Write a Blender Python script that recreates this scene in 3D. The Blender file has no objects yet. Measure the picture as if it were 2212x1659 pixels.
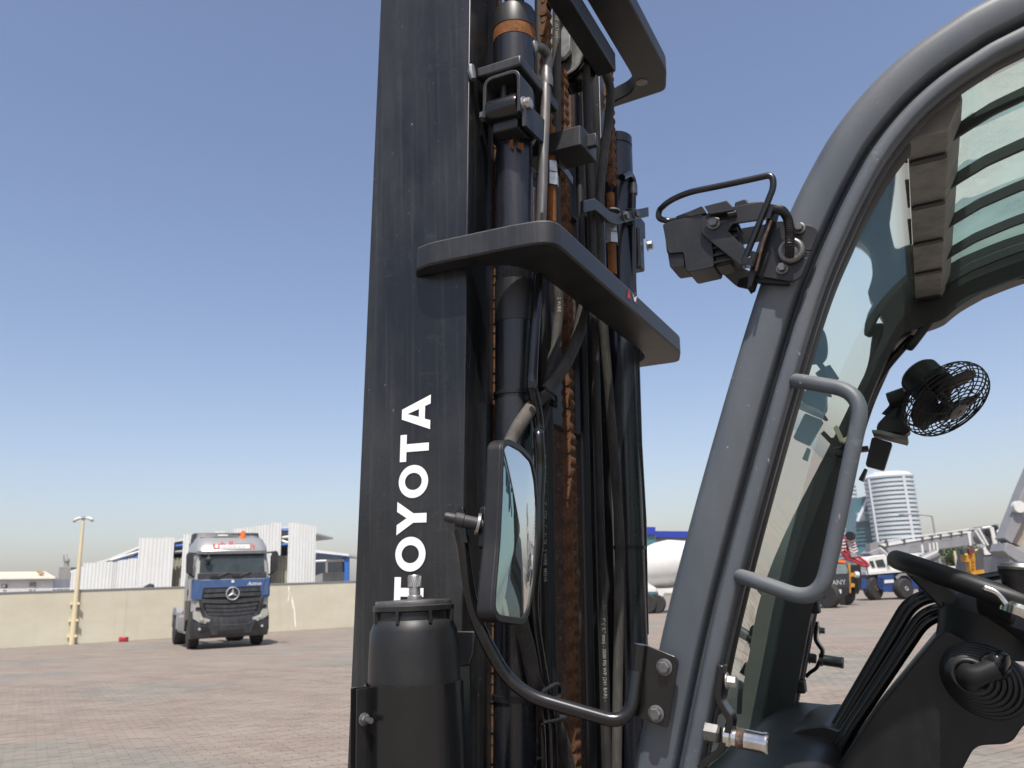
import bpy, bmesh, math, random
import numpy as np
from mathutils import Vector, Matrix
random.seed(7)
rad = math.radians
scene = bpy.context.scene
# ------------------------------------------------------------------ camera
F_PX, IW, IH = 1720.0, 2212.0, 1659.0
PITCH, ROLL, YAW = rad(14.3), rad(2.3), rad(26.5)
CAM = Vector((0, 0, 1.65))
FH = Vector((-math.sin(YAW), math.cos(YAW), 0)); RT = Vector((math.cos(YAW), math.sin(YAW), 0)); UP = Vector((0, 0, 1))
FW = FH*math.cos(PITCH) + UP*math.sin(PITCH); U0 = UP*math.cos(PITCH) - FH*math.sin(PITCH)
CR = RT*math.cos(ROLL) - U0*math.sin(ROLL); CU = U0*math.cos(ROLL) + RT*math.sin(ROLL)
cam = bpy.data.cameras.new("camera"); cam_o = bpy.data.objects.new("camera", cam)
scene.collection.objects.link(cam_o)
mw = Matrix.Identity(4)
for i in range(3):
    mw[i][0], mw[i][1], mw[i][2], mw[i][3] = CR[i], CU[i], -FW[i], CAM[i]
cam_o.matrix_world = mw
cam.sensor_width = 36; cam.lens = 36*F_PX/IW; cam.clip_start = 0.05; cam.clip_end = 5000
cam.dof.use_dof = True; cam.dof.focus_distance = 1.55; cam.dof.aperture_fstop = 9.0
scene.camera = cam_o
# ------------------------------------------------------------------ sky, sun, exposure
SUN_EL, SUN_AZ = rad(62), math.atan2(0.44, -0.90)      # azimuth measured from +Y towards +X: the sun stands behind the camera
sun_dir = Vector((math.sin(SUN_AZ)*math.cos(SUN_EL), math.cos(SUN_AZ)*math.cos(SUN_EL), math.sin(SUN_EL)))
world = bpy.data.worlds.new("World"); scene.world = world; world.use_nodes = True
wn = world.node_tree.nodes; wl = world.node_tree.links
sky = wn.new("ShaderNodeTexSky"); sky.sky_type = 'NISHITA'; sky.sun_disc = False
sky.sun_elevation = SUN_EL; sky.sun_rotation = SUN_AZ
sky.air_density = 1.0; sky.dust_density = 2.0; sky.ozone_density = 0.0; sky.altitude = 0
tint = wn.new('ShaderNodeMix'); tint.data_type = 'RGBA'; tint.blend_type = 'MULTIPLY'; tint.inputs[0].default_value = 1.0
tint.inputs[7].default_value = (1.06, .98, .985, 1)                # white balance of the whole sky
wl.new(sky.outputs[0], tint.inputs[6]); hs = wn.new('ShaderNodeHueSaturation'); hs.inputs['Saturation'].default_value = 1.06
wl.new(tint.outputs[2], hs.inputs['Color']); wl.new(hs.outputs[0], wn["Background"].inputs[0]); wn["Background"].inputs[1].default_value = 0.13
sl = bpy.data.lights.new("sun", 'SUN'); sl.energy = 4.3; sl.angle = rad(0.53); sl.color = (1.0, 0.955, 0.89)
so = bpy.data.objects.new("sun", sl); scene.collection.objects.link(so)
so.rotation_euler = sun_dir.to_track_quat('Z', 'Y').to_euler(); so.location = (0, -5, 20)
scene.view_settings.view_transform = 'Standard'; scene.view_settings.look = 'None'
scene.view_settings.gamma = 1.0; scene.view_settings.use_curve_mapping = False
scene.view_settings.exposure = 0.4
scene.render.engine = 'CYCLES'
# ------------------------------------------------------------------ pixels to positions (a pixel is only a direction)
def zoom(ox, oy, s): return lambda x, y: (ox + x/s, oy + y/s)
zA = zoom(1400, 0, 1.659); zB = zoom(1400, 750, 1.659); zC = zoom(1300, 2100, 1.58); zD = zoom(2500, 600, 2.458)
zE = zoom(0, 1900, 1.58); zF = zoom(2800, 1300, 1.795); zG = zoom(2500, 2100, 1.444); zH = zoom(3000, 0, 1.185)
zT = zoom(660, 2060, 3.19); zR = zoom(3200, 1850, 2.659); zL = zoom(1450, 1500, 1.7475); zM = zoom(1700, 1650, 1.843)
zP = zoom(1900, 0, 2.37); zK = zoom(2000, 1050, 1.746); zJ = zoom(2750, 2500, 3.166); zN = zoom(3400, 1350, 3.016)
zI = zoom(3000, 2050, 1.7035); zW = zoom(0, 1980, 3.16); zX = zoom(2380, 2050, 3.6875); zQ = zoom(1850, 1950, 1.545)
zO = zoom(0, 0, 0.5486)
def ray(q):
    x, y = q[0]*IW/4032.0, q[1]*IW/4032.0
    return FW + CR*((x - IW/2)/F_PX) + CU*((IH/2 - y)/F_PX)
def P(q, axis, val):
    d = ray(q); return CAM + d*((val - CAM[axis])/d[axis])
def PD(q, dist):
    d = ray(q); return CAM + d*(dist/d.dot(FH))
MROT = Matrix.Rotation(rad(2.5), 4, 'Y'); MPIV = Vector((-0.85, 0, 2.0))
MT = Matrix.Translation(MPIV) @ MROT @ Matrix.Translation(-MPIV); MTI = MT.inverted()
def MP(q, axis, val):                                   # the same in the frame of the tilted mast
    d = MTI.to_3x3() @ ray(q); c = MTI @ CAM; return c + d*((val - c[axis])/d[axis])
# ------------------------------------------------------------------ mesh helpers
class MB:
    def __init__(s): s.v = []; s.f = []
    def add(s, v, f):
        n = len(s.v); s.v += [tuple(p) for p in v]; s.f += [tuple(i + n for i in t) for t in f]; return s
    def box(s, a, b):
        x0, x1 = sorted((a[0], b[0])); y0, y1 = sorted((a[1], b[1])); z0, z1 = sorted((a[2], b[2]))
        v = [(x0,y0,z0),(x1,y0,z0),(x1,y1,z0),(x0,y1,z0),(x0,y0,z1),(x1,y0,z1),(x1,y1,z1),(x0,y1,z1)]
        return s.add(v, [(0,3,2,1),(4,5,6,7),(0,1,5,4),(1,2,6,5),(2,3,7,6),(3,0,4,7)])
    def prism(s, pts, ext):                             # polygon of 3d points pushed along a vector
        n = len(pts); e = Vector(ext); pts = [Vector(p) for p in pts]
        nrm = Vector((0,0,0))
        for i in range(n): nrm += pts[i].cross(pts[(i+1) % n])
        if nrm.dot(e) > 0: pts = pts[::-1]
        v = pts + [p + e for p in pts]
        f = [tuple(range(n)), tuple(range(2*n - 1, n - 1, -1))] + [(i, i + n, (i+1) % n + n, (i+1) % n) for i in range(n)]
        return s.add(v, f)
    def tube(s, path, r, seg=12, caps=True, closed=False):
        path = [Vector(p) for p in path]; n = len(path)
        rs = r if isinstance(r, (list, tuple)) else [r]*n
        t0 = (path[1] - path[0]).normalized()
        a = t0.cross(Vector((0,0,1)))
        if a.length < 0.05: a = t0.cross(Vector((0,1,0)))
        a.normalize(); v = []
        for i, p in enumerate(path):
            if closed: t = path[(i+1) % n] - path[i-1]
            else: t = path[min(i+1, n-1)] - path[max(i-1, 0)]
            t.normalize(); a = (a - t*a.dot(t)).normalized(); b = t.cross(a)
            for k in range(seg):
                w = 2*math.pi*k/seg; v.append(p + (a*math.cos(w) + b*math.sin(w))*rs[i])
        f = []
        for i in range(n if closed else n-1):
            j = (i+1) % n
            for k in range(seg):
                l = (k+1) % seg; f.append((i*seg+k, i*seg+l, j*seg+l, j*seg+k))
        if caps and not closed:
            f.append(tuple(range(seg-1, -1, -1))); f.append(tuple(range((n-1)*seg, n*seg)))
        return s.add(v, f)
    def lathe(s, prof, org, axis, seg=24, caps=True):
        ax = Vector(axis).normalized(); a = ax.orthogonal().normalized(); b = ax.cross(a); o = Vector(org); v = []; f = []
        for r, h in prof:
            for k in range(seg):
                w = 2*math.pi*k/seg; v.append(o + ax*h + (a*math.cos(w) + b*math.sin(w))*r)
        for i in range(len(prof)-1):
            for k in range(seg):
                l = (k+1) % seg; f.append((i*seg+k, i*seg+l, (i+1)*seg+l, (i+1)*seg+k))
        if caps:
            f.append(tuple(range(seg-1, -1, -1))); f.append(tuple(range((len(prof)-1)*seg, len(prof)*seg)))
        return s.add(v, f)
    def bolt(s, p, n, r, h=None):                       # flanged hexagon head
        h = h or r*0.9; n = Vector(n).normalized(); p = Vector(p)
        s.lathe([(r*1.35, 0), (r*1.35, r*.18), (r*1.1, r*.28)], p, n, 20)
        a = n.orthogonal().normalized(); b = n.cross(a); v = []; f = []
        for hh, rr in ((r*.25, 1.0), (h, 1.0), (h + r*.12, .84)):
            for k in range(6):
                w = math.pi*k/3 + .3; v.append(p + n*hh + (a*math.cos(w) + b*math.sin(w))*r*rr)
        for i in range(2):
            for k in range(6):
                l = (k+1) % 6; f.append((i*6+k, i*6+l, i*6+6+l, i*6+6+k))
        f.append(tuple(range(12, 18)))
        return s.add(v, f)
    def strap(s, path, wdir, width, thick):             # flat bar bent along a path; wdir = direction of its width
        path = [Vector(p) for p in path]; w = Vector(wdir).normalized(); v = []; f = []; n = len(path)
        for i, p in enumerate(path):
            t = (path[min(i+1, n-1)] - path[max(i-1, 0)]).normalized(); nn = t.cross(w).normalized()
            for a, b in ((-1,-1),(1,-1),(1,1),(-1,1)): v.append(p + w*(a*width/2) + nn*(b*thick/2))
        for i in range(n-1):
            for k in range(4):
                l = (k+1) % 4; f.append((i*4+k, i*4+l, i*4+4+l, i*4+4+k))
        f += [(3,2,1,0), (n*4-4, n*4-3, n*4-2, n*4-1)]
        return s.add(v, f)
    def grid(s, rows):                                  # rows of points, one sheet
        n = len(rows[0]); v = [p for r in rows for p in r]
        return s.add(v, [(i*n+k, i*n+k+1, (i+1)*n+k+1, (i+1)*n+k) for i in range(len(rows)-1) for k in range(n-1)])
    def mesh(s, name, smooth=35, xf=None, fix=True):
        m = bpy.data.meshes.new(name); m.from_pydata(s.v, [], s.f)
        if xf is not None: m.transform(xf)
        if fix:
            bm = bmesh.new(); bm.from_mesh(m); bmesh.ops.recalc_face_normals(bm, faces=bm.faces); bm.to_mesh(m); bm.free()
        if smooth:
            m.shade_smooth(); m.set_sharp_from_angle(angle=rad(smooth))
        m.update(); return m
def fillet(pts, r, n=6):
    pts = [Vector(p) for p in pts]; out = [pts[0]]
    for i in range(1, len(pts)-1):
        a, b, c = pts[i-1], pts[i], pts[i+1]; u = a - b; w = c - b
        d = min(r, u.length*.48, w.length*.48); p0 = b + u.normalized()*d; p2 = b + w.normalized()*d
        for k in range(n+1):
            t = k/n; out.append(p0*(1-t)**2 + b*2*t*(1-t) + p2*t*t)
    return out + [pts[-1]]
def spline(pts, n=8):
    pts = [Vector(p) for p in pts]; q = [pts[0]*2 - pts[1]] + pts + [pts[-1]*2 - pts[-2]]; out = []
    for i in range(1, len(q)-2):
        for k in range(n):
            t = k/n; a, b, c, d = q[i-1:i+3]
            out.append(.5*((2*b) + (c-a)*t + (2*a-5*b+4*c-d)*t*t + (3*b-a-3*c+d)*t**3))
    return out + [pts[-1]]
def roundpoly(pts, r, n=4):                             # rounded closed polygon
    pts = [Vector(p) for p in pts]; out = []; m = len(pts)
    for i in range(m):
        a, b, c = pts[i-1], pts[i], pts[(i+1) % m]; u = a-b; w = c-b; rr = r[i] if isinstance(r, (list, tuple)) else r
        if rr <= 0: out.append(b); continue
        d = min(rr, u.length*.49, w.length*.49); p0 = b + u.normalized()*d; p2 = b + w.normalized()*d
        for k in range(n+1):
            t = k/n; out.append(p0*(1-t)**2 + b*2*t*(1-t) + p2*t*t)
    return out
ORIG = {}
def link(o, parent=None):
    scene.collection.objects.link(o)
    if parent is not None:
        o.parent = parent
        if parent.name in ORIG: o.location = -Vector(ORIG[parent.name])
    return o
def thing(name, label, cat, loc=(0,0,0), group=None):
    o = bpy.data.objects.new(name, None); o.empty_display_size = .2; scene.collection.objects.link(o)
    o.location = loc; ORIG[o.name] = Vector(loc); o["label"] = label; o["category"] = cat
    if group: o["group"] = group
    return o
def put(name, mb, m, parent=None, smooth=35, xf=None, bevel=0, seg=2, label=None, fix=True):
    me = mb.mesh(name, smooth, xf, fix) if isinstance(mb, MB) else mb
    if not isinstance(mb, MB) and xf is not None: me.transform(xf)
    if m is not None:
        me.materials.clear(); me.materials.append(m)
    o = bpy.data.objects.new(name, me); link(o, parent)
    if bevel:
        b = o.modifiers.new("bevel", 'BEVEL'); b.width = bevel; b.segments = seg; b.limit_method = 'ANGLE'; b.angle_limit = rad(40); b.use_clamp_overlap = True
    if label: o["label"] = label
    return o
def solo(o, label, cat, group=None):
    o["label"] = label; o["category"] = cat
    if group: o["group"] = group
    return o
def struct(o): o["kind"] = "structure"; return o
def text_mesh(body, size=1.0, extrude=0.0, bold=0.0):
    c = bpy.data.curves.new("lettering", 'FONT'); c.body = body; c.size = size; c.extrude = extrude; c.offset = bold; c.resolution_u = 3
    o = bpy.data.objects.new("lettering", c); scene.collection.objects.link(o)
    bpy.context.view_layer.update()
    m = bpy.data.meshes.new_from_object(o.evaluated_get(bpy.context.evaluated_depsgraph_get()))
    bpy.data.objects.remove(o); bpy.data.curves.remove(c); return m
# ------------------------------------------------------------------ materials
def nodes(name):
    m = bpy.data.materials.new(name); m.use_nodes = True; t = m.node_tree; return m, t, t.nodes, t.links, t.nodes["Principled BSDF"]
def coord(t, scale=(1,1,1), rot=(0,0,0), world=False):
    n = t.nodes.new("ShaderNodeMapping"); n.inputs["Scale"].default_value = scale; n.inputs["Rotation"].default_value = rot
    if world: g = t.nodes.new("ShaderNodeNewGeometry"); t.links.new(g.outputs["Position"], n.inputs[0])
    else: g = t.nodes.new("ShaderNodeTexCoord"); t.links.new(g.outputs["Object"], n.inputs[0])
    return n.outputs[0]
def noise(t, vec, scale, detail=4, rough=.55):
    n = t.nodes.new("ShaderNodeTexNoise"); n.inputs["Scale"].default_value = scale; n.inputs["Detail"].default_value = detail
    n.inputs["Roughness"].default_value = rough; t.links.new(vec, n.inputs["Vector"]); return n.outputs["Fac"]
def ramp(t, fac, lo, hi, c0=(0,0,0,1), c1=(1,1,1,1)):
    n = t.nodes.new("ShaderNodeValToRGB"); e = n.color_ramp.elements; e[0].position = lo; e[1].position = hi
    e[0].color = c0; e[1].color = c1; t.links.new(fac, n.inputs[0]); return n.outputs[0]
def mix(t, fac, a, b):
    n = t.nodes.new("ShaderNodeMix"); n.data_type = 'RGBA'
    for s, val in ((0, fac), (6, a), (7, b)):
        if isinstance(val, (int, float)): n.inputs[s].default_value = val
        elif isinstance(val, tuple): n.inputs[s].default_value = val if len(val) == 4 else (*val, 1)
        else: t.links.new(val, n.inputs[s])
    return n.outputs[2]
def math_(t, op, a, b=None):
    n = t.nodes.new("ShaderNodeMath"); n.operation = op
    for i, val in enumerate((a, b)):
        if val is None: continue
        if isinstance(val, (int, float)): n.inputs[i].default_value = val
        else: t.links.new(val, n.inputs[i])
    return n.outputs[0]
def bump(t, bsdf, fac, strength=.2, dist=.002):
    n = t.nodes.new("ShaderNodeBump"); n.inputs["Strength"].default_value = strength; n.inputs["Distance"].default_value = dist
    t.links.new(fac, n.inputs["Height"]); t.links.new(n.outputs[0], bsdf.inputs["Normal"])
def paint(name, base, dust=(.2,.19,.175), rough=.42, amt=.35, scale=1.0, streak=True, top=.35, metal=0.0, chips=0.0, spec=.5, bmp=.12, scratch=0.0):
    m, t, n, l, b = nodes(name)
    big = noise(t, coord(t, (3*scale,3*scale,1.2*scale)), 2.2, 5, .6)
    fine = noise(t, coord(t, (1,1,1)), 170*scale, 3, .7)
    d = math_(t, 'MULTIPLY', ramp(t, big, .38, .75), amt)
    if streak:
        st = noise(t, coord(t, (55*scale,55*scale,1.1*scale)), 1.6, 4, .65)
        d = math_(t, 'ADD', d, math_(t, 'MULTIPLY', ramp(t, st, .52, .8), amt*.8))
    d = math_(t, 'MULTIPLY', d, ramp(t, fine, .25, .75, (.55,.55,.55,1)))
    if top:
        g = n.new("ShaderNodeNewGeometry"); sp = n.new("ShaderNodeSeparateXYZ"); l.new(g.outputs["Normal"], sp.inputs[0])
        d = math_(t, 'ADD', d, math_(t, 'MULTIPLY', ramp(t, sp.outputs[2], .25, 1.0), top))
    d = math_(t, 'MINIMUM', d, .9)
    col = mix(t, d, base, dust)
    if chips:
        ch = noise(t, coord(t, (40*scale, 40*scale, 26*scale)), 2.0, 5, .7)
        col = mix(t, math_(t, 'MULTIPLY', ramp(t, ch, .672, .70), chips), col, (.42,.41,.39,1))
    if scratch:
        msk = ramp(t, noise(t, coord(t, (5,5,5)), 1.0, 2), .52, .62)
        for rot, sc_ in (((.25,.1,.4), (9,9,75)), ((-.5,.3,1.1), (70,12,9))):
            ln = math_(t, 'ABSOLUTE', math_(t, 'SUBTRACT', noise(t, coord(t, sc_, rot), 1.0, 1), .5))
            col = mix(t, math_(t, 'MULTIPLY', math_(t, 'MULTIPLY', ramp(t, ln, .0, .010, (1,1,1,1), (0,0,0,1)), msk), scratch), col, tuple(min(1, c*2.2+.03) for c in base))
    l.new(col, b.inputs["Base Color"])
    l.new(math_(t, 'ADD', math_(t, 'MULTIPLY', d, .5), rough), b.inputs["Roughness"])
    b.inputs["Metallic"].default_value = metal; b.inputs["Specular IOR Level"].default_value = spec
    if bmp: bump(t, b, fine, bmp, .0006)
    return m
def flat(name, base, rough=.6, metal=0.0, var=.12, scale=6.0, bmp=.0, spec=.5):
    m, t, n, l, b = nodes(name)
    f = noise(t, coord(t), scale, 5, .6)
    lo = tuple(max(0, c*(1-var)) for c in base); hi = tuple(min(1, c*(1+var)) for c in base)
    l.new(ramp(t, f, .3, .7, (*lo,1), (*hi,1)), b.inputs["Base Color"])
    b.inputs["Roughness"].default_value = rough; b.inputs["Metallic"].default_value = metal; b.inputs["Specular IOR Level"].default_value = spec
    if bmp: bump(t, b, noise(t, coord(t), scale*14, 3), bmp, .002)
    return m
MAT = {}
MAT['mast'] = paint('black_mast_paint', (.0058,.0066,.0085), (.13,.13,.125), .30, .30, 1.0, top=.45, chips=.5, scratch=.5)
MAT['mast_dusty'] = paint('dusty_black_steel', (.0085,.0098,.0125), (.12,.118,.112), .42, .26, 2.0, top=.42)
MAT['cyl'] = paint('black_cylinder_paint', (.006,.0075,.012), (.10,.095,.09), .24, .2, 1.5, top=.2, bmp=.05)
MAT['cab'] = paint('grey_cab_paint', (.056,.068,.082), (.21,.21,.20), .42, .30, 1.0, streak=False, top=.42, chips=.6, scratch=.5)
MAT['cab_in'] = paint('dark_cab_trim_and_shade', (.006,.008,.009), (.06,.06,.055), .5, .2, 1.5, streak=True, top=.2)  # near-black trim; on the far pillar the colour carries painted-in shade
MAT['roofpanel'] = paint('stained_roof_panel', (.20,.20,.19), (.05,.05,.047), .6, .5, 5.0, streak=False, top=0)
MAT['rubber'] = paint('rubber_hose', (.011,.011,.012), (.13,.118,.10), .6, .42, 2.5, top=.4, spec=.3)
MAT['rubber_dusty'] = paint('dusty_rubber_hose', (.024,.023,.022), (.16,.145,.125), .7, .6, 2.5, top=.4, spec=.3)
MAT['tube'] = paint('bare_steel_tube', (.11,.105,.10), (.26,.23,.2), .38, .5, 3.0, top=.3, metal=.45)
MAT['plastic'] = paint('black_plastic', (.006,.0064,.0072), (.09,.088,.083), .42, .10, 3.0, streak=False, top=.12, spec=.35, scratch=.15)
MAT['plastic_dusty'] = paint('dusty_black_plastic', (.0075,.0082,.0095), (.12,.118,.112), .40, .14, 2.0, streak=False, top=.20, scratch=.3, spec=.4)
MAT['gloss'] = paint('gloss_black_paint', (.0045,.005,.006), (.09,.088,.083), .2, .09, 2.0, streak=False, top=.12, bmp=.04)
MAT['black'] = flat('soft_black', (.005,.005,.006), .55)
MAT['galv'] = flat('galvanised_steel', (.40,.40,.38), .38, .85, .25, 60, .1)
MAT['dullsteel'] = flat('dull_steel', (.15,.15,.148), .42, .75, .3, 45, .15)
MAT['chrome'] = flat('worn_chrome', (.62,.61,.58), .2, 1.0, .25, 40)
MAT['white'] = flat('white_lettering', (.82,.82,.82), .45, 0, .02)
MAT['hoseprint'] = flat('hose_print', (.27,.265,.245), .6, 0, .25, 300)
MAT['red'] = flat('red_sticker', (.55,.03,.03), .5)
def rust_mat(name, a, b_, c_, sc):
    m, t, n, l, b = nodes(name)
    f = noise(t, coord(t), 30*sc, 6, .65); g = noise(t, coord(t), 110*sc, 4, .7)
    l.new(mix(t, ramp(t, g, .55, .72), ramp(t, f, .32, .68, (*a,1), (*b_,1)), (*c_,1)), b.inputs["Base Color"])
    b.inputs["Roughness"].default_value = .8; b.inputs["Specular IOR Level"].default_value = .25
    bump(t, b, g, .5, .0015); return m
MAT['rust'] = rust_mat('rusty_chain', (.065,.032,.017), (.17,.082,.042), (.25,.135,.075), 1)
MAT['rust_bright'] = rust_mat('orange_rust', (.11,.042,.013), (.22,.085,.02), (.035,.025,.02), 1.2)
MAT['rust_dark'] = rust_mat('dark_rusted_steel', (.035,.03,.027), (.10,.055,.035), (.16,.12,.10), .8)
def glass_mat(name, tint, refl=.0, dirt=.0, dirt_col=(.5,.55,.5)):
    m = bpy.data.materials.new(name); m.use_nodes = True; t = m.node_tree; n = t.nodes; l = t.links; n.remove(n["Principled BSDF"])
    out = n["Material Output"]; tr = n.new("ShaderNodeBsdfTransparent"); tr.inputs[0].default_value = (*tint, 1)
    gl = n.new("ShaderNodeBsdfGlossy"); gl.inputs["Roughness"].default_value = .015; gl.inputs[0].default_value = (.95,1,.97,1)
    fr = n.new("ShaderNodeFresnel"); fr.inputs[0].default_value = 1.52
    fac = math_(t, 'MINIMUM', math_(t, 'ADD', math_(t, 'MULTIPLY', fr.outputs[0], .8), refl), 1.0)
    mx = n.new("ShaderNodeMixShader"); l.new(fac, mx.inputs[0]); l.new(tr.outputs[0], mx.inputs[1]); l.new(gl.outputs[0], mx.inputs[2])
    res = mx.outputs[0]
    if dirt:
        df = n.new("ShaderNodeBsdfTranslucent"); df.inputs[0].default_value = (*dirt_col, 1)
        d2 = n.new("ShaderNodeBsdfDiffuse"); d2.inputs[0].default_value = (*dirt_col, 1)
        ad = n.new("ShaderNodeMixShader"); l.new(df.outputs[0], ad.inputs[1]); l.new(d2.outputs[0], ad.inputs[2])
        f = noise(t, coord(t), 7, 5, .6)
        mx2 = n.new("ShaderNodeMixShader"); l.new(math_(t, 'MULTIPLY', ramp(t, f, .2, .8, (.5,.5,.5,1)), dirt), mx2.inputs[0])
        l.new(res, mx2.inputs[1]); l.new(ad.outputs[0], mx2.inputs[2]); res = mx2.outputs[0]
    l.new(res, out.inputs[0]); return m
MAT['screen'] = glass_mat('green_windscreen_glass', (.56,.72,.66), .01, .04, (.42,.55,.48))
MAT['roofglass'] = glass_mat('green_roof_glass', (.62,.84,.77), .01, .42, (.62,.92,.81))
MAT['mirror'] = flat('mirror_glass', (.66,.69,.68), .02, 1.0, 0.0)
# ================================================================== FORKLIFT
FK = thing('forklift', 'black and grey forklift in the foreground with tall mast, hoses and open cab', 'forklift', (0.2, 1.7, 0))
MID = 3.36                                              # near and far mast halves mirror about y = MID/2
def fk(name, mb, m, parent=None, **k): return put(name, mb, MAT[m], parent or FK, **k)
def mk(name, mb, m, parent=None, **k): return put(name, mb, MAT[m], parent or FK, xf=MT, **k)
def V(*a): return Vector(a)
# ---- rails of the mast: outer channels, middle and inner sections
def zprism(poly, z0, z1): return MB().prism([(x, y, z0) for x, y in poly], (0, 0, z1 - z0))
for far in (0, 1):
    fy = (lambda y: MID - y) if far else (lambda y: y)
    ch = [(-.957,1.25),(-.722,1.25),(-.722,1.333),(-.752,1.333),(-.752,1.272),(-.927,1.272),(-.927,1.333),(-.957,1.333)]
    mk('outer_mast_rail', zprism([(x, fy(y)) for x, y in ch], .12, 3.3), 'mast', bevel=.002, seg=2, smooth=40,
       label=None if far else 'dusty black mast rail with white lettering')
    ib = [(-.915,1.340),(-.742,1.340),(-.742,1.400),(-.772,1.400),(-.772,1.378),(-.885,1.378),(-.885,1.400),(-.915,1.400)]
    mk('middle_mast_rail', zprism([(x, fy(y)) for x, y in ib], .15, 3.28), 'mast_dusty', bevel=.003)
    ib = [(-.905,1.408),(-.762,1.408),(-.762,1.470),(-.790,1.470),(-.790,1.448),(-.880,1.448),(-.880,1.470),(-.905,1.470)]
    mk('inner_mast_rail', zprism([(x, fy(y)) for x, y in ib], .15, 3.26), 'rust_dark', bevel=.003)
NEAR_RAIL = [o for o in FK.children if o.name.startswith('outer_mast_rail')][0]
# ---- lettering on the near rail, reading upwards
def letter(kind, y0, y1, x0, x1):
    z1 = MP(zL((x0+x1)/2, y0), 1, 1.2485).z; z0 = MP(zL((x0+x1)/2, y1), 1, 1.2485).z
    ym = (y0+y1)/2; top = MP(zL(x0, ym), 1, 1.2485).x; bot = MP(zL(x1, ym), 1, 1.2485).x
    W = z1 - z0; Hh = bot - top; k = .30
    def pt(s, t): return (bot - t*Hh, 1.2485, z0 + s*W)
    polys = []
    if kind == 'T': polys = [[(0,1),(0,.775),(1,.775),(1,1)], [(.355,.775),(.355,0),(.645,0),(.645,.775)]]
    if kind == 'Y': polys = [[(0,1),(.36,.44),(.36,0),(.64,0),(.64,.44),(1,1),(.70,1),(.5,.67),(.30,1)]]
    if kind == 'A': polys = [[(0,0),(.355,1),(.645,1),(1,0),(.74,0),(.68,.19),(.32,.19),(.26,0)]]
    mb = MB()
    if kind == 'O':
        n = 40; o = [pt(.5+.5*math.cos(2*math.pi*i/n), .5+.5*math.sin(2*math.pi*i/n)) for i in range(n)]
        i_ = [pt(.5+.26*math.cos(2*math.pi*i/n), .5+.285*math.sin(2*math.pi*i/n)) for i in range(n)]
        mb.add(o + i_, [(i, (i+1) % n, n+(i+1) % n, n+i) for i in range(n)])
    elif kind == 'A':
        a = {'a':(0,0),'b':(.355,1),'c':(.645,1),'d':(1,0),'e':(.74,0),'f':(.685,.19),'g':(.315,.19),'h':(.26,0),'i':(.385,.40),'j':(.5,.80),'k':(.615,.40)}
        names = list(a); v = [pt(*a[n]) for n in names]; ix = {n: i for i, n in enumerate(names)}
        fs = ['ahgi', 'aijb', 'bjc', 'cjkd', 'dkfe', 'gfki']
        mb.add(v, [tuple(ix[c] for c in f) for f in fs])
    else:
        for p in polys:
            vv = [pt(*q) for q in p]
            if kind == 'Y': mb.add(vv, [(0,1,7,8),(1,2,3,4),(1,4,7),(4,5,6,7)])
            else: mb.add(vv, [(0,1,2,3)])
    mk('letter', mb, 'white', NEAR_RAIL, smooth=0)
for kd, a, b, c, d in (('T',1350,1560,178,380),('O',1072,1312,186,394),('Y',828,1060,197,401),('O',578,805,210,412),('T',365,552,220,417),('A',105,340,232,428)):
    letter(kd, a, b, c, d)
# ---- cross beams that wrap round the back of the mast
def beam(zb, th, xr, xi, y_far, hole=False):
    outer = [V(-.84,1.249,0),V(-.815,1.214,0),V(-.775,1.203,0),V(-.60,1.203,0),V(xr,1.21,0),V(xr,1.36,0),V(xr,y_far-.11,0),V(xr-.03,y_far-.015,0),V(xi-.11,y_far,0)]
    ring = roundpoly(outer + [V(-.84,y_far,0),V(-.84,MID-1.249,0),V(-.725,MID-1.249,0),V(xi-.02,MID-1.28,0),V(xi,MID-1.35,0),V(xi,1.38,0),V(xi-.018,1.28,0),V(-.725,1.249,0)],
                     [0,.01,.02,.03,.11,.02,.02,.02,.02,.01,0,0,.06,.06,.06,.06,0], 7)
    return zprism([(p.x, p.y) for p in ring], zb, zb + th)
bm1 = mk('cross_beam', beam(2.257, .047, -.52, -.612, 2.155), 'mast_dusty', bevel=.004, seg=2, label='curved black cross beam below the work lamp')
mk('cross_beam', beam(3.10, .05, -.515, -.612, 2.135), 'mast_dusty', bevel=.004)
mk('stage_beam', MB().box((-.636,1.30,2.965),(-.584,1.775,3.02)), 'mast_dusty', bevel=.003)
mk('beam_hole', MB().lathe([(.017,0),(.017,.003)], MP(zA(1870,540),2,3.0985) , (0,0,1), 20), 'dullsteel')
# warning sticker on the beam
xs = -.5188
def quadpx(f, pts, X): return [MP(f(*p), 0, X) for p in pts]
mk('warning_sticker', MB().add(quadpx(zB, [(1772,700),(1785,640),(1800,712)], xs), [(0,1,2)]), 'red', bm1, smooth=0)
mk('sticker_figure', MB().add(quadpx(zB, [(1815,700),(1838,690),(1832,722),(1822,728)], xs), [(0,1,2,3)]).add(quadpx(zB, [(1808,670),(1818,690),(1814,696)], xs), [(0,1,2)]), 'white', bm1, smooth=0)
mk('sticker_mark', MB().add(quadpx(zB, [(1822,664),(1832,668),(1829,680)], xs), [(0,1,2)]).add(quadpx(zB, [(1826,722),(1838,724),(1836,742),(1829,738)], xs), [(0,1,2,3)]), 'red', bm1, smooth=0)
# inner cross members of the lifting stages
mk('stage_plate', MB().box((-.765,1.475,2.02),(-.735,1.90,2.30)), 'mast', bevel=.004)
mk('stage_plate', MB().box((-.77,1.475,2.62),(-.745,1.90,2.80)), 'mast', bevel=.004)
mk('stage_plate', MB().box((-.80,1.475,1.05),(-.775,1.90,1.22)), 'mast', bevel=.004)
mk('carriage_plate', MB().box((-.90,1.48,.35),(-.86,1.88,1.25)), 'mast_dusty', bevel=.004)
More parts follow.
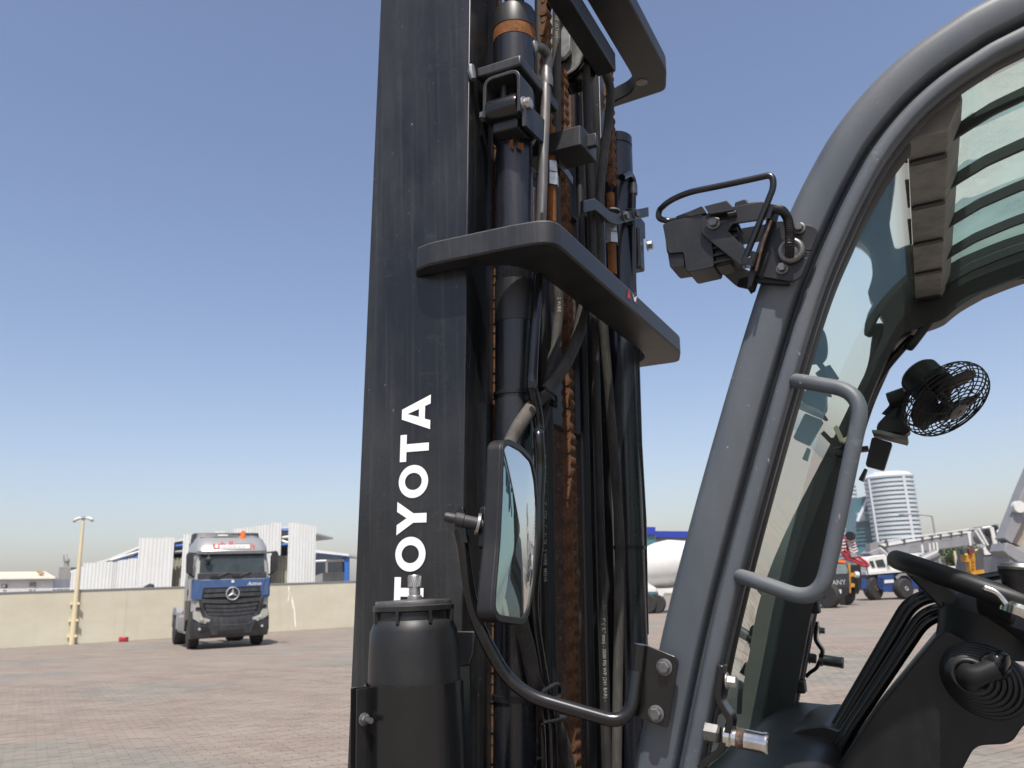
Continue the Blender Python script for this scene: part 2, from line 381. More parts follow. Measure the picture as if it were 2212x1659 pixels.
# ---- lift cylinders
CX, CY = -.670, 1.352
def zc(y, f=zA, x=1045, yy=1.318): return MP(f(x, y), 1, yy).z
zhead, zband0, zband1, ztop = zc(840), zc(215), zc(140), zc(10)
def cyl(y, far):
    b = .0385
    c = mk('lift_cylinder', MB().lathe([(b,0),(b,zhead-.215),(.0455,zhead-.205),(.0455,zband0-.2)], (CX,y,.2), (0,0,1), 40), 'cyl', smooth=30)
    mk('rusty_ring', MB().lathe([(.0465,0),(.0465,zband1-zband0)], (CX,y,zband0), (0,0,1), 40), 'rust_bright', c)
    mk('cylinder_cap', MB().lathe([(.0475,0),(.0475,ztop-zband1-.008),(.044,ztop-zband1)], (CX,y,zband1+.0005), (0,0,1), 40), 'plastic_dusty', c)
    mk('piston_rod', MB().lathe([(.022,0),(.022,.5)], (CX,y,ztop), (0,0,1), 20), 'cyl', c)
    return c
C1 = cyl(CY, 0)
zf0 = MP(zA(1715,900),1,MID-CY).z
C2 = mk('lift_cylinder', MB().lathe([(.0385,0),(.0385,zf0-.35),(.0455,zf0-.34),(.0455,zf0-.24),(.043,zf0-.238),(.043,zf0-.231),(.046,zf0-.23),(.046,zf0-.204),(.042,zf0-.2)], (CX,MID-CY,.2), (0,0,1), 40), 'cyl', smooth=30)
# sleeve under the beam and painted marks
mk('cylinder_sleeve', MB().lathe([(.0400,0),(.0400,.085)], (CX,CY,2.165), (0,0,1), 40), 'mast_dusty', C1)
for q, w, h in (((1020,920),.006,.022), ((1085,920),.011,.018)):
    p = MP(zA(*q), 1, 1.313); a = math.atan2(p.y-CY, p.x-CX); row = []
    for s in (-1, 1): row.append([(CX+.0459*math.cos(a+s*w/.0385*1.0*k/2), CY+.0459*math.sin(a+s*w/.0385*1.0*k/2), p.z+s*0) for k in (1,)][0])
    r0, r1 = V(*row[0]), V(*row[1])
    mk('paint_chip', MB().add([r0, r1, r1-V(0,0,h), r0-V(0,0,h*.7)], [(0,1,2,3)]), 'rust_bright', C1, smooth=0)
# ---- clamp with pin on the near cylinder
pl = [MP(zA(785,440),1,1.268), MP(zA(1078,352),1,1.268)]
zt, zb_ = MP(zA(1078,352),1,1.268).z, MP(zA(1078,420),1,1.268).z
CL = mk('cylinder_clamp', MB().box((-.716,1.268,zb_),(pl[1].x,1.46,zt)), 'mast_dusty', bevel=.004)
Lx0, Lx1 = MP(zA(850,600),1,1.275).x, MP(zA(1072,600),1,1.275).x
ztp = MP(zA(1060,450),1,1.275).z; zbt = MP(zA(1072,700),1,1.275).z
mk('clevis', MB().strap(fillet([V(Lx0,1.30,zbt-.005),V(Lx0,1.30,ztp-.006),V(Lx1,1.30,ztp-.006),V(Lx1,1.30,zbt-.012)], .02, 6), (0,1,0), .062, .008), 'mast_dusty', CL, bevel=.0015)
zp = MP(zA(1050,635),1,1.262).z
mk('pin_barrel', MB().lathe([(.024,0),(.0265,.006),(.0265,Lx1-Lx0-.016),(.024,Lx1-Lx0-.010)], (Lx0+.005,1.288,zp-.004), (1,0,0), 32), 'gloss', CL)
mk('barrel_web', MB().box((Lx0+.01,1.285,zp-.05),(Lx1-.01,1.335,zp-.012)), 'mast_dusty', CL, bevel=.004)
mk('bolt', MB().bolt((Lx1+.004,1.288,zp-.004), (1,0,0), .0125, .014), 'galv', CL)
mk('bolt', MB().bolt((Lx0-.004,1.288,zp-.004), (-1,0,0), .0115, .012), 'dullsteel', CL)
for dx in (.03,.07): mk('stud', MB().lathe([(.007,0),(.007,.03)], (Lx0+dx,1.30,ztp-.042), (0,0,1), 12), 'mast_dusty', CL)
mk('weld_bead', MB().tube([MP(zA(755,430),1,1.2495), MP(zA(757,470),1,1.2495), MP(zA(770,520),1,1.2495)], [.007,.009,.006], 10), 'dullsteel', CL)
mk('clamp_strap', MB().strap([MP(zA(1100,740),0,-.612), MP(zA(1160,800),0,-.612), MP(zA(1225,865),0,-.612)], (0,0,1), .055, .008), 'mast_dusty', CL)
# ---- steel pipe from the cylinder head, going on as a black hose
def mx(f, pts, X): return [MP(f(*p), 0, X) for p in pts]
path = fillet([MP(zA(1150,305),0,-.635)] + mx(zA, [(1225,310),(1262,380)], -.615) + mx(zA, [(1245,480)], -.612), .03, 8)
PIPE = mk('hydraulic_pipe', MB().tube(path + mx(zA, [(1240,700),(1228,1000),(1214,1400)], -.612) + mx(zB, [(1205,300),(1196,500)], -.625), .0105, 14), 'tube')
p = MP(zA(1247,450),0,-.612)
mk('pipe_fitting', MB().lathe([(.014,0),(.0145,.022),(.0125,.028),(.0125,.046),(.011,.05)], p - V(0,0,.045), (0,0,1), 18), 'tube', PIPE)
mk('weld_bead', MB().lathe([(.014,0),(.016,.008),(.010,.014)], MP(zA(1148,308),0,-.635), (1,.4,0), 14), 'galv', PIPE)
def hose(pts, r, m='rubber', seg=14, n=8, name='hose', **k):
    return mk(name, MB().tube(spline(pts, n), r, seg), m, smooth=60, **k)
hose(mx(zB, [(1196,490),(1185,700),(1165,1000),(1152,1250),(1160,1320),(1185,1440),(1198,1560)], -.615) + mx(zM, [(775,120),(785,350),(775,600),(770,900)], -.60) + mx(zQ, [(385,600),(395,800),(425,1000),(455,1180),(490,1400),(500,1659)], -.615), .0105, 'gloss')
h1 = mx(zA, [(1318,-260),(1316,0),(1314,300),(1312,800),(1310,1390)], -.66) + mx(zB, [(1325,600),(1328,800),(1300,1020),(1262,1210),(1245,1330),(1235,1450),(1190,1600)], -.645) + mx(zK, [(135,1290)], -.64) + mx(zM, [(650,420),(610,800),(590,1200)], -.635) + mx(zQ, [(330,800),(365,980),(415,1180),(470,1400),(500,1659)], -.63)
hose(h1, .0108, 'rubber_dusty', label='dusty printed hose bent behind the mirror')
h4 = mx(zA, [(1330,1180),(1345,1350)], -.70) + mx(zB, [(1400,420),(1465,640),(1478,800),(1450,960),(1360,1150),(1262,1290),(1150,1420),(1060,1550),(1000,1680)], -.625) + mx(zM, [(545,250),(500,600),(520,1000),(600,1350)], -.62) + mx(zQ, [(345,900),(400,1150),(480,1300),(560,1500),(600,1659)], -.62)
hose(h4[2:], .0135, 'rubber_dusty')
# pulley and the straight hoses running over it
pc = MP(zA(1400,430),1,1.74)
PU = mk('hose_pulley', MB().lathe([(.02,-.045),(.062,-.045),(.064,-.040),(.052,-.034),(.050,-.018),(.060,-.012),(.060,-.006),(.050,0),(.050,.02),(.060,.026),(.064,.03),(.02,.03)], (pc.x,1.745,pc.z), (0,1,0), 48), 'gloss', smooth=25)
mk('pulley_face', MB().lathe([(.0,0),(.030,0),(.055,.004),(.058,.001)], (pc.x,1.698,pc.z), (0,-1,0), 40, caps=False), 'galv', PU)
mk('pulley_guard', MB().prism([(pc.x+.028,1.675,pc.z-.005),(pc.x+.03,1.675,pc.z+.09),(pc.x+.012,1.675,pc.z+.115),(pc.x-.05,1.675,pc.z+.115),(pc.x-.05,1.675,pc.z-.02),(pc.x+.01,1.675,pc.z-.02)], (0,.012,0)), 'galv', PU, bevel=.002)
mk('bolt', MB().bolt((pc.x-.0,1.674,pc.z+.085), (0,-1,0), .010), 'dullsteel', PU)
mk('bolt', MB().bolt((pc.x,1.698,pc.z), (0,-1,0), .014), 'gloss', PU)
def over(y, xb, x_end, y_end):
    a = [V(pc.x-.06,y,pc.z-.5), V(pc.x-.06,y,pc.z)]
    a += [V(pc.x-.06*math.cos(w), y, pc.z+.06*math.sin(w)) for w in np.linspace(.3, math.pi-.3, 8)]
    return a
h2 = over(1.722, 0, 0, 0) + [V(-.648,1.722,pc.z-.06), V(-.645,1.725,2.6), V(-.645,1.728,2.2), V(-.645,1.735,1.7), V(-.645,1.74,1.0)]
hose(h2, .0108, 'rubber')
h3 = over(1.762, 0, 0, 0) + mx(zA, [(1590,400),(1660,560),(1655,750),(1625,1000),(1595,1300)], -.635) + mx(zB, [(1600,600),(1625,950)], -.65) + mx(zX, [(215,100),(212,800),(205,1600)], -.655) + [V(-.655,1.79,1.0)]
hose(h3, .0118, 'rubber_dusty')
hose([V(-.70,1.545,3.2), V(-.70,1.545,2.4), V(-.70,1.55,1.9), V(-.70,1.552,1.0)], .0105, 'rubber')
hose([V(-.70,1.572,3.2), V(-.70,1.572,2.4), V(-.70,1.578,1.9), V(-.70,1.58,1.0)], .0105, 'black')
hose([V(-.715,1.83,3.0), V(-.715,1.83,1.0)], .0105, 'black')
# print on the hoses, wrapped round them
def print_on(x, y, z0, body, r=.0110, size=.0105, ang=None, up=False, m='hoseprint'):
    me = text_mesh(body, size, 0, .00012); a0 = math.atan2(-.86, .5) if ang is None else ang
    for v in me.vertices:
        s, t = v.co.x, v.co.y - size*.35; w = a0 + t/r
        v.co = (x + r*math.cos(w), y + r*math.sin(w), z0 - s)
    mk('hose_print', me, m, smooth=0)
B1 = 'SAE100R16  2 WIRE  MSHA IC-101/34     STX - 1/2" (12.7 mm) - 3500 PSI WP (241 BAR) - '
print_on(-.645,1.7365,1.93, B1[:60] + B1[30:]); print_on(-.645,1.727,2.80,'3500 PSI WP (241 BAR) - SAE100R16  2 WIRE  MSHA IC-101/34  STX', .0111)
print_on(-.70,1.5505,2.1,'BAR) - SAE100R16 - (241 BAR) - 3500 PSI WP - (12.7 mm) - 1/2" - STX - IC-101/34 - 2 WIRE  MSHA', .0108)
ht = MP(zA(1315,300),0,-.66)
print_on(ht.x, ht.y, MP(zA(1315,60),0,-.66).z, 'STX - 1/2" (12.7 mm) - 3500 PSI WP (241 BAR) - SAE100R16  2', .0112)
hb = MP(zB(1326,700),0,-.645)
print_on(hb.x, hb.y, MP(zB(1325,600),0,-.645).z, '100R16  2 WIRE  MSHA IC-101/34', .0114)
# far pipe
mk('hydraulic_pipe', MB().tube(fillet(mx(zA, [(1740,1160),(1790,1135),(1815,1180),(1812,1250)], -.625), .02, 6) + mx(zA, [(1808,1400)], -.625) + mx(zB, [(1812,600),(1830,1000),(1850,1659)], -.635) + mx(zX, [(560,0),(575,900),(590,1650)], -.64), .0098, 12), 'gloss')
p = MP(zA(1812,1250),0,-.625)
mk('pipe_fitting', MB().lathe([(.013,0),(.013,.03),(.011,.034)], p - V(0,0,.01), (0,0,1), 16), 'dullsteel')
# cable ties
def ring_path(c, rx, ry, z, n=24, tilt=0): return [V(c[0]+rx*math.cos(w), c[1]+ry*math.sin(w), z+tilt*math.cos(w)) for w in np.linspace(0, 2*math.pi, n, endpoint=False)]
def tie(c, rx, ry, z, tilt=0, w=.007):
    pts = ring_path(c, rx, ry, z, 28, tilt); v = []; f = []; n = len(pts)
    for p_ in pts:
        d = V(p_.x-c[0], p_.y-c[1], 0).normalized()*.0011
        for q in (p_-d-V(0,0,w/2), p_+d-V(0,0,w/2), p_+d+V(0,0,w/2), p_-d+V(0,0,w/2)): v.append(q)
    for i in range(n):
        j = (i+1) % n
        for k in range(4): f.append((i*4+k, i*4+(k+1) % 4, j*4+(k+1) % 4, j*4+k))
    return mk('cable_tie', MB().add(v, f), 'plastic')
zt1 = MP(zB(1020,1310),1,1.318).z; zt2 = MP(zQ(240,1245),1,1.318).z
tie((CX,CY), .0405, .0405, zt1); tie((CX,CY), .0405, .0405, zt2, 0, .010)
k1 = MP(zB(1155,1275),0,-.603)
mk('cable_tie_head', MB().box(k1-V(.006,.006,.006), k1+V(.005,.005,.010)), 'plastic', bevel=.001)
def obtie(pts, r=.0022):
    q = spline(pts + [pts[0]], 6)[:-1]; return mk('cable_tie', MB().tube(q, r, 8, closed=True), 'plastic')
obtie([MP(zB(1225,1275),0,-.600), MP(zB(1300,1330),0,-.600), MP(zB(1310,1390),0,-.605), MP(zB(1250,1345),0,-.66), MP(zB(1165,1310),0,-.64)], .0035)
obtie([MP(zB(1235,1290),0,-.600), MP(zB(1308,1345),0,-.600), MP(zB(1305,1415),0,-.605), MP(zB(1245,1365),0,-.66), MP(zB(1180,1330),0,-.64)], .003)
obtie([MP(zQ(420,1210),0,-.600), MP(zQ(530,1150),0,-.600), MP(zQ(545,1215),0,-.602), MP(zQ(490,1250),0,-.602), MP(zQ(450,1220),0,-.65)], .004)
obtie([MP(zQ(440,1385),0,-.600), MP(zQ(520,1370),0,-.600), MP(zQ(580,1350),0,-.602), MP(zQ(500,1345),0,-.65)], .003)
tie((CX,MID-CY), .0402, .0402, MP(zX(420,385),1,MID-CY-.03).z, 0, .009)
# ---- leaf chains: every link a piece of its own
PITCH_C = .0265
abx = MP(zA(1468,880),1,1.462).x; abz0 = MP(zA(1468,945),1,1.462).z; abz1 = MP(zA(1468,815),1,1.462).z
def chain_link(layers):
    mb = MB(); r = .0115; out = []
    for k in range(6): w = -math.pi/2 + math.pi*(k)/5; out.append((r*math.cos(w)*1.0, PITCH_C/2 + r*.95*math.sin(w)+.002 if w > 0 else PITCH_C/2 + r*.3*math.sin(w)))
    top = [(r*.72, PITCH_C*.12), (r, PITCH_C*.42), (r*.86, PITCH_C*.72), (r*.4, PITCH_C*.9), (-r*.4, PITCH_C*.9), (-r*.86, PITCH_C*.72), (-r, PITCH_C*.42), (-r*.72, PITCH_C*.12)]
    poly = top + [(-x, -z) for x, z in top]
    for y in layers: mb.prism([(x, y-.002, z) for x, z in poly], (0, .0038, 0))
    w0 = min(layers) - .0035
    mb.lathe([(.0052, 0), (.0052, max(layers)-min(layers)+.007)], (0, w0, PITCH_C/2), (0,1,0), 8)
    return mb.mesh('link', 40)
LK = [chain_link((-.012,-.004,.004,.012)), chain_link((-.008,0,.008))]
for m_ in LK: m_.materials.append(MAT['rust'])
def chain(x, y, z0, z1, name='chain'):
    n = int((z1-z0)/PITCH_C)
    root = mk('chain_anchor', MB().box((x-.008,y-.012,z0-.028),(x+.008,y+.012,z0-.004)), 'rust', bevel=.002)
    for i in range(n):
        o = bpy.data.objects.new('link', LK[i % 2]); link(o, root)
        o.matrix_local = MT @ Matrix.Translation((x + random.uniform(-.0006,.0006), y, z0 + i*PITCH_C)) @ Matrix.Rotation(random.uniform(-.04,.04), 4, 'Y')
    return root
chain(-.70, 1.69, 1.02, 2.98)
chain(-.66, 1.495, abz1+.03, 3.22)
zfc = MP(zA(1660,1200),0,-.65).z; yfc = MP(zA(1665,900),0,-.65).y
chain(-.65, yfc, zfc+.03, 3.1)
chain(-.738, 1.411, 1.1, 2.7)
# anchors: block, nuts, rods
AB = mk('anchor_block', MB().prism(roundpoly([(-.705,1.462,abz0),(abx,1.462,abz0),(abx+.004,1.485,abz0),(abx+.004,1.55,abz0),(-.705,1.55,abz0)], .003), (0,0,abz1-abz0)), 'mast_dusty', bevel=.004)
mk('guide_tab', MB().strap([MP(zA(1490,935),1,1.50), MP(zA(1535,925),1,1.50), MP(zA(1578,915),1,1.50)], (0,0,1), .030, .014), 'mast_dusty', AB, bevel=.002)
def anchor(x, y, zt_, nm):
    r = mk('anchor_rod', MB().lathe([(.0115,0),(.0115,.23)], (x,y,zt_-.16), (0,0,1), 16), 'rust_bright')
    mk('nut', MB().lathe([(.0185,0),(.0185,.028),(.015,.032),(.0165,.033),(.0165,.058)], (x,y,zt_-.075), (0,0,1), 6), 'galv', r, smooth=0)
    return r
pn = MP(zA(1275,1080),0,-.645); anchor(-.645, pn.y, abz0+.002, 0)
pn = MP(zA(1672,1560),0,-.645); anchor(-.645, pn.y, pn.z+.06, 0)
bk = mx(zA, [(1478,1352),(1555,1335),(1585,1360),(1655,1420),(1700,1432),(1905,1385)], -.618)
FB = mk('hose_bracket', MB().strap(bk, (0,0,1), .030, .010), 'mast_dusty', bevel=.002)
mk('bracket_foot', MB().box(mx(zA,[(1655,1430)],-.69)[0]-V(0,0,.03), mx(zA,[(1890,1430)],-.62)[0]-V(0,0,.012)), 'mast_dusty', FB, bevel=.002)
for q in ((1757,1412),(1823,1397)): mk('bolt', MB().bolt(MP(zA(*q),0,-.611), (1,-.1,0), .011), 'dullsteel', FB)
mk('washer', MB().lathe([(.021,0),(.021,.004)], MP(zA(1675,1385),0,-.64), (0,0,1), 20), 'galv', FB)
p = MP(zA(1880,1650),0,-.615)
FC = mk('far_clamp', MB().box((p.x-.07,p.y-.03,p.z-.055),(p.x,p.y+.012,p.z+.07)), 'mast_dusty', bevel=.006)
mk('bolt', MB().bolt(MP(zA(1905,1605),0,-.612), (1,.1,0), .0125, .015), 'galv', FC)
mk('hose_guide', MB().strap(mx(zA,[(1325,1065),(1370,1115),(1415,1180)], -.635), (0,0,1), .018, .004), 'dullsteel')
# ---- canister beside the mast
ly = 1.10; lc = (P(zC(300,405),1,ly) + P(zC(750,440),1,ly))/2; cx, cz = lc.x, P(zC(525,432),1,ly-.05).z
CAN = fk('canister', MB().lathe([(.030,-.30),(.0725,-.30),(.0715,-.115),(.070,-.07),(.0685,-.043),(.063,-.030),(.060,-.026),(.0595,-.014),(.064,-.012),(.064,-.005),(.0615,-.003)], (cx,ly,cz), (0,0,1), 48), 'plastic_dusty', smooth=30, label='black plastic bowl with steel lid and knurled knob')
fk('lid', MB().lathe([(.060,-.003),(.0605,.0005),(.0595,.003),(.02,.0045),(.0,.0045)], (cx,ly,cz), (0,0,1), 48, caps=False), 'dullsteel', CAN)
kb = V(cx+.002,ly,cz+.004)
fk('knob', MB().lathe([(.0115,0),(.0115,.005),(.0090,.007),(.0090,.018),(.0105,.020),(.0105,.036),(.009,.0385),(0,.0387)], kb, (0,0,1), 22, caps=False), 'galv', CAN)
kn = MB()
for i in range(22):
    w = 2*math.pi*i/22; kn.tube([kb+V(.0105*math.cos(w+s),.0105*math.sin(w+s),.020+.016*s/.5) for s in (0,.25,.5)], .0006, 4)
fk('knurl', kn, 'galv', CAN)
for i in range(8):
    w = 2*math.pi*i/8 + .2; fk('rib', MB().box((-.0025,-.002,-.03),(.0025,.006,-.012)).mesh('rib', 0), 'plastic_dusty', CAN)
    o = [c for c in CAN.children if c.name.startswith('rib')][-1]; o.matrix_local = Matrix.Translation((cx+.060*math.cos(w),ly+.060*math.sin(w),cz)) @ Matrix.Rotation(w-math.pi/2, 4, 'Z')
# open band clamp with two flanges
CB = MB(); rows = []
for zz in (cz-.34, cz-.118):
    rows.append(zz)
a0 = rad(246); pr = []
for i in range(33):
    w = a0 + rad(344)*i/32; pr.append(w)
ring_o = [(cx+.0765*math.cos(w), ly+.0765*math.sin(w)) for w in pr]; ring_i = [(cx+.0738*math.cos(w), ly+.0738*math.sin(w)) for w in pr]
band = ring_o + ring_i[::-1]
v = [(x,y,cz-.34) for x,y in band] + [(x,y,cz-.118) for x,y in band]; n = len(band); h_ = n//2
f = [(i, (i+1) % n, (i+1) % n + n, i + n) for i in range(n)] + [(i+n, i+1+n, n-2-i+n, n-1-i+n) for i in range(h_-1)] + [(n-1-i, n-2-i, i+1, i) for i in range(h_-1)]
BAND = fk('band_clamp', MB().add(v, f), 'gloss')
for w, dl in ((pr[0], -1), (pr[-1], 1)):
    d = V(math.cos(w), math.sin(w), 0); t = V(-d.y, d.x, 0)
    p0 = V(cx,ly,0) + d*.0735; fl = [p0, p0+d*.026, p0+d*.026+t*(.0028*dl), p0+t*(.0028*dl)]
    fk('clamp_flange', MB().prism([(q.x,q.y,cz-.338) for q in fl], (0,0,.218)), 'gloss', BAND, bevel=.0006)
w = pr[0]; d = V(math.cos(w), math.sin(w), 0); t = V(-d.y, d.x, 0)
pb = P(zC(270,1160),1,1.035); pb = V(cx,ly,0)+d*.088+V(0,0,P(zC(285,1160),1,1.02).z)
fk('bolt', MB().bolt(pb+t*.0005, t, .0068, .006).lathe([(.0042,0),(.0042,.018)], pb+t*.004, t, 12), 'dullsteel', BAND)
# bracket between canister and mast
bq = [P(zC(770,610),1,1.17), P(zC(895,610),1,1.17), P(zC(890,740),1,1.17), P(zC(862,820),1,1.17), P(zC(862,1400),1,1.17), P(zC(780,1400),1,1.17)]
fk('canister_bracket', MB().prism(bq, (0,.008,0)), 'mast_dusty', bevel=.002)
fk('canister_bracket', MB().box(V(bq[5].x-.06,1.12,1.1), V(bq[3].x+.004,1.168,bq[3].z+.003)), 'gloss', bevel=.003)
fk('bracket_foot', MB().box(V(bq[5].x-.12,1.1,1.20), V(bq[3].x+.012,1.245,bq[4].z-.09)), 'mast_dusty', bevel=.003)
# ================================================================== cab frame
E0 = [(-.586,.9),(-.43,1.388),(-.356,1.62),(-.262,1.868),(-.172,2.085),(-.115,2.193),(-.070,2.265),(-.030,2.318),(.022,2.369),(.079,2.409),(.138,2.437),(.19,2.455),(.32,2.482),(.6,2.51),(1.0,2.50),(1.25,2.45),(1.40,2.36),(1.47,2.2),(1.5,1.9),(1.52,1.2)]
E0 = spline([V(x,0,z) for x, z in E0], 6)
NRM = []
for i, p in enumerate(E0):
    t = (E0[min(i+1,len(E0)-1)] - E0[max(i-1,0)]).normalized(); NRM.append(V(t.z,0,-t.x))
for _ in range(2): NRM = [(NRM[max(i-1,0)]+NRM[i]+NRM[min(i+1,len(NRM)-1)]).normalized() for i in range(len(NRM))]
def off(i, d, y): q = E0[i] + NRM[i]*d; return V(q.x, y, q.z)
def sweep(sec, i0=0, i1=None, mirror=False):
    i1 = i1 or len(E0); v = []; f = []; n = len(sec)
    for i in range(i0, i1):
        for d, y in sec: v.append(off(i, d, 3.5-y if mirror else y))
    for i in range(i1-i0-1):
        for k in range(n):
            l = (k+1) % n; f.append((i*n+k, i*n+l, i*n+n+l, i*n+n+k))
    f += [tuple(range(n)), tuple(range((i1-i0-1)*n, (i1-i0)*n))]
    return MB().add(v, f)
SEC = [(.0,1.30),(.0,1.25),(.0,1.224),(.002,1.212),(.0065,1.2045),(.013,1.201),(.020,1.2),(.0545,1.2),(.0575,1.2025),(.060,1.212),(.0615,1.2255),(.0655,1.2275),(.0685,1.221),(.0700,1.209),(.0725,1.2045),(.0765,1.203),(.0885,1.203),(.0920,1.2055),(.0935,1.212),(.094,1.222),(.094,1.247),(.07,1.256),(.04,1.30)]
HOOP = fk('cab_frame', sweep(SEC), 'cab', smooth=50, label='grey curved front pillar and roof frame nearest the camera')
HOOPF = fk('cab_frame', sweep([(d, y) for d, y in SEC], mirror=True), 'cab', smooth=50)
iroof = max(i for i, p in enumerate(E0) if p.x < .055)       # where the screen meets the roof panel
iback = max(i for i, p in enumerate(E0) if p.x < 1.2 and p.z > 2.3)
seal = [(.0945,1.228),(.0985,1.230),(.0985,1.242),(.0945,1.246)]
for mr in (False, True):
    fk('rubber_seal', sweep(seal, 6, iback+14, mirror=mr), 'mast_dusty', HOOPF if mr else HOOP, smooth=50)
    fk('inner_trim', sweep([(.080,1.256),(.092,1.252),(.097,1.262),(.095,1.300),(.05,1.305)], 8, iroof-4), 'cab_in', HOOP, smooth=45) if not mr else None
def sweep_far(i0, i1):
    v = []; f = []
    for i in range(i0, i1):
        k = min(1, max(0, (i-(iroof-16))/14)); k = k*k*(3-2*k); d = .098 + .062*k
        for dd, y in ((.030,1.289),(d-.008,1.286),(d,1.296),(d,1.36),(.030,1.362)): v.append(off(i, dd, 3.5-y))
    for i in range(i1-i0-1):
        for k in range(5): f.append((i*5+k, i*5+(k+1) % 5, i*5+5+(k+1) % 5, i*5+5+k))
    return MB().add(v, f + [tuple(range(5)), tuple(range((i1-i0-1)*5, (i1-i0)*5))])
fk('inner_trim', sweep_far(0, iback), 'cab_in', HOOPF, smooth=45)  # dark cover stands in for the grey far frame's shaded inner side
# cross members of the frame
fk('roof_front_panel', MB().prism([(.055,1.28,2.300),(.125,1.28,2.300),(.150,1.28,2.345),(.150,1.28,2.40),(.055,1.28,2.345)], (0,.94,0)), 'roofpanel', bevel=.003)
fk('roof_rear_panel', MB().box((1.2,1.28,2.36),(1.36,2.22,2.42)), 'cab', bevel=.01)
fk('cowl', MB().prism(roundpoly([(-.56,1.28,.8),(-.44,1.28,1.30),(-.36,1.28,1.345),(-.22,1.28,1.335),(-.17,1.28,1.27),(-.17,1.28,.8)], .03), (0,.94,0)), 'plastic', smooth=50)
# ---- windscreen and roof glass: thin curved panes
def pane(d, i0, i1, y0, y1, ny=2, d1=None):
    rows = []
    for i in range(i0, i1):
        k_ = min(1, max(0, (E0[i].z-1.55)/.65)); dd = d if d1 is None else d + (d1-d)*k_*k_*(3-2*k_)
        rows.append([off(i, dd, y0 + (y1-y0)*k/ny) for k in range(ny+1)])
    a = MB().grid(rows); return a
fk('windscreen', pane(.036, 5, iroof+3, 1.285, 2.215, d1=.082), 'screen', smooth=80)
iglass0 = iroof + 3
fk('roof_glass', pane(.058, iglass0, iback+2, 1.262, 2.21), 'roofglass', smooth=80)
RB = []
for k, y in enumerate((1.356,1.543,1.734,1.923,2.118)):
    idx = range(iroof+1, iback+2)
    path = [V(.105,y,2.322)] + [off(i, .098, y) for i in idx if off(i,.098,y).x > .125]
    mb = MB(); v = []; f = []
    for p_ in path:
        for dy, dz in ((-.004,-.010),(.004,-.010),(.004,.012),(-.004,.012)): v.append((p_.x, y+dy, p_.z+dz))
    for i in range(len(path)-1):
        for q in range(4): f.append((i*4+q, i*4+(q+1) % 4, i*4+4+(q+1) % 4, i*4+4+q))
    f += [(0,1,2,3), tuple(range(len(v)-4, len(v)))]
    o = fk('roof_bar', mb.add(v, f), 'cab_in', bevel=.0015)
    fk('bar_foot', MB().prism(roundpoly([(.068,y-.008,2.2985),(.123,y-.008,2.2985),(.123,y+.008,2.2985),(.068,y+.008,2.2985)], .0078, 5), (0,0,-.004)), 'cab_in', o, smooth=0)
fk('conduit', MB().tube(spline([P(zF(*q),1,2.18) for q in ((900,1100),(1000,800),(1120,470),(1210,300),(1330,150),(1420,60))] + [P(zH(*q),1,2.15) for q in ((690,1620),(760,1530),(830,1440),(900,1390),(1000,1340),(1120,1300),(1230,1280))] + [V(.55,2.15,2.33),V(1.0,2.15,2.33)], 5), .0105, 12), 'plastic', smooth=50)
# ---- grab handle
hp = [P(zF(560,355),1,1.235), P(zF(640,362),1,1.185), P(zF(1000,420),1,1.165), P(zF(1130,540),1,1.165), P(zF(1115,680),1,1.165), P(zF(870,1480),1,1.165), P(zG(1095,240),1,1.165), P(zG(960,365),1,1.165), P(zG(800,320),1,1.172), P(zG(640,255),1,1.185), P(zG(560,235),1,1.235)]
hp = [hp[0], hp[1], P(zF(1085,440),1,1.163), P(zF(870,1480),1,1.163), P(zG(1050,400),1,1.163), hp[9], hp[10]]
fk('grab_handle', MB().tube(fillet(hp, .055, 9), .0108, 18), 'cab', smooth=60)
# ---- door hinges on both pillars
def hinge(dy, parent):
    y = 1.205; K = lambda q, yy=1.2: P(zJ(*q),1,yy)
    path = spline([K((300,365)),K((290,520)),K((270,760)),K((330,900)),K((405,1020)),K((405,1130)),K((330,1330)),K((270,1450)),K((140,1540)),K((40,1640))], 5)
    T_ = Matrix.Translation((0,dy,0))
    h = put('hinge_bracket', MB().strap(path, (0,1,0), .030, .009), MAT['gloss'], FK, xf=T_, bevel=.0015)
    put('bolt', MB().bolt(K((315,570)) + V(.004,-.0,0), (1,0,-.1), .0085, .013), MAT['galv'], h, xf=T_)
    a = K((370,1260)); b = a + V(.060,0,-.009)
    ax = (b-a).normalized()
    put('hinge_pin', MB().lathe([(.0165,-.004),(.0165,.004),(.0135,.006),(.0135,.047),(.0145,.049),(.0145,.053),(.012,.055)], a, ax, 24), MAT['chrome'] if dy == 0 else MAT['dullsteel'], h, xf=T_, smooth=30)
    if dy == 0:
        put('rust_stain', MB().lathe([(.01365,.012),(.01365,.023)], a, ax, 24, caps=False), MAT['rust_dark'], h)
    put('pin_nut', MB().lathe([(.013,-.032),(.013,-.014),(.0105,-.011)], a, ax, 6), MAT['dullsteel'], h, xf=T_, smooth=0)
    put('bolt', MB().bolt(K((215,1250)) + V(-.012,0,0), (1,0,-.1), .0085), MAT['dullsteel'], h, xf=T_)
hinge(0, FK); hinge(1.095, FK)
# ---- black strip and conduit on the far pillar
fk('conduit', MB().tube(spline([P(zI(440,120),1,2.18),P(zI(395,260),1,2.18),P(zI(320,520),1,2.18),P(zI(305,760),1,2.18),P(zI(255,1020),1,2.18),P(zI(200,1300),1,2.18),P(zI(190,1480),1,2.18)], 30), [.0105 if (i//1) % 2 else .0088 for i in range(6*30+1)], 12), 'plastic', smooth=0)
for q in ((310,580),(215,1110)):
    p = P(zI(*q),1,2.17); fk('conduit_clip', MB().box(p-V(.028,.012,.016), p+V(.026,.03,.014)), 'black', bevel=.003)
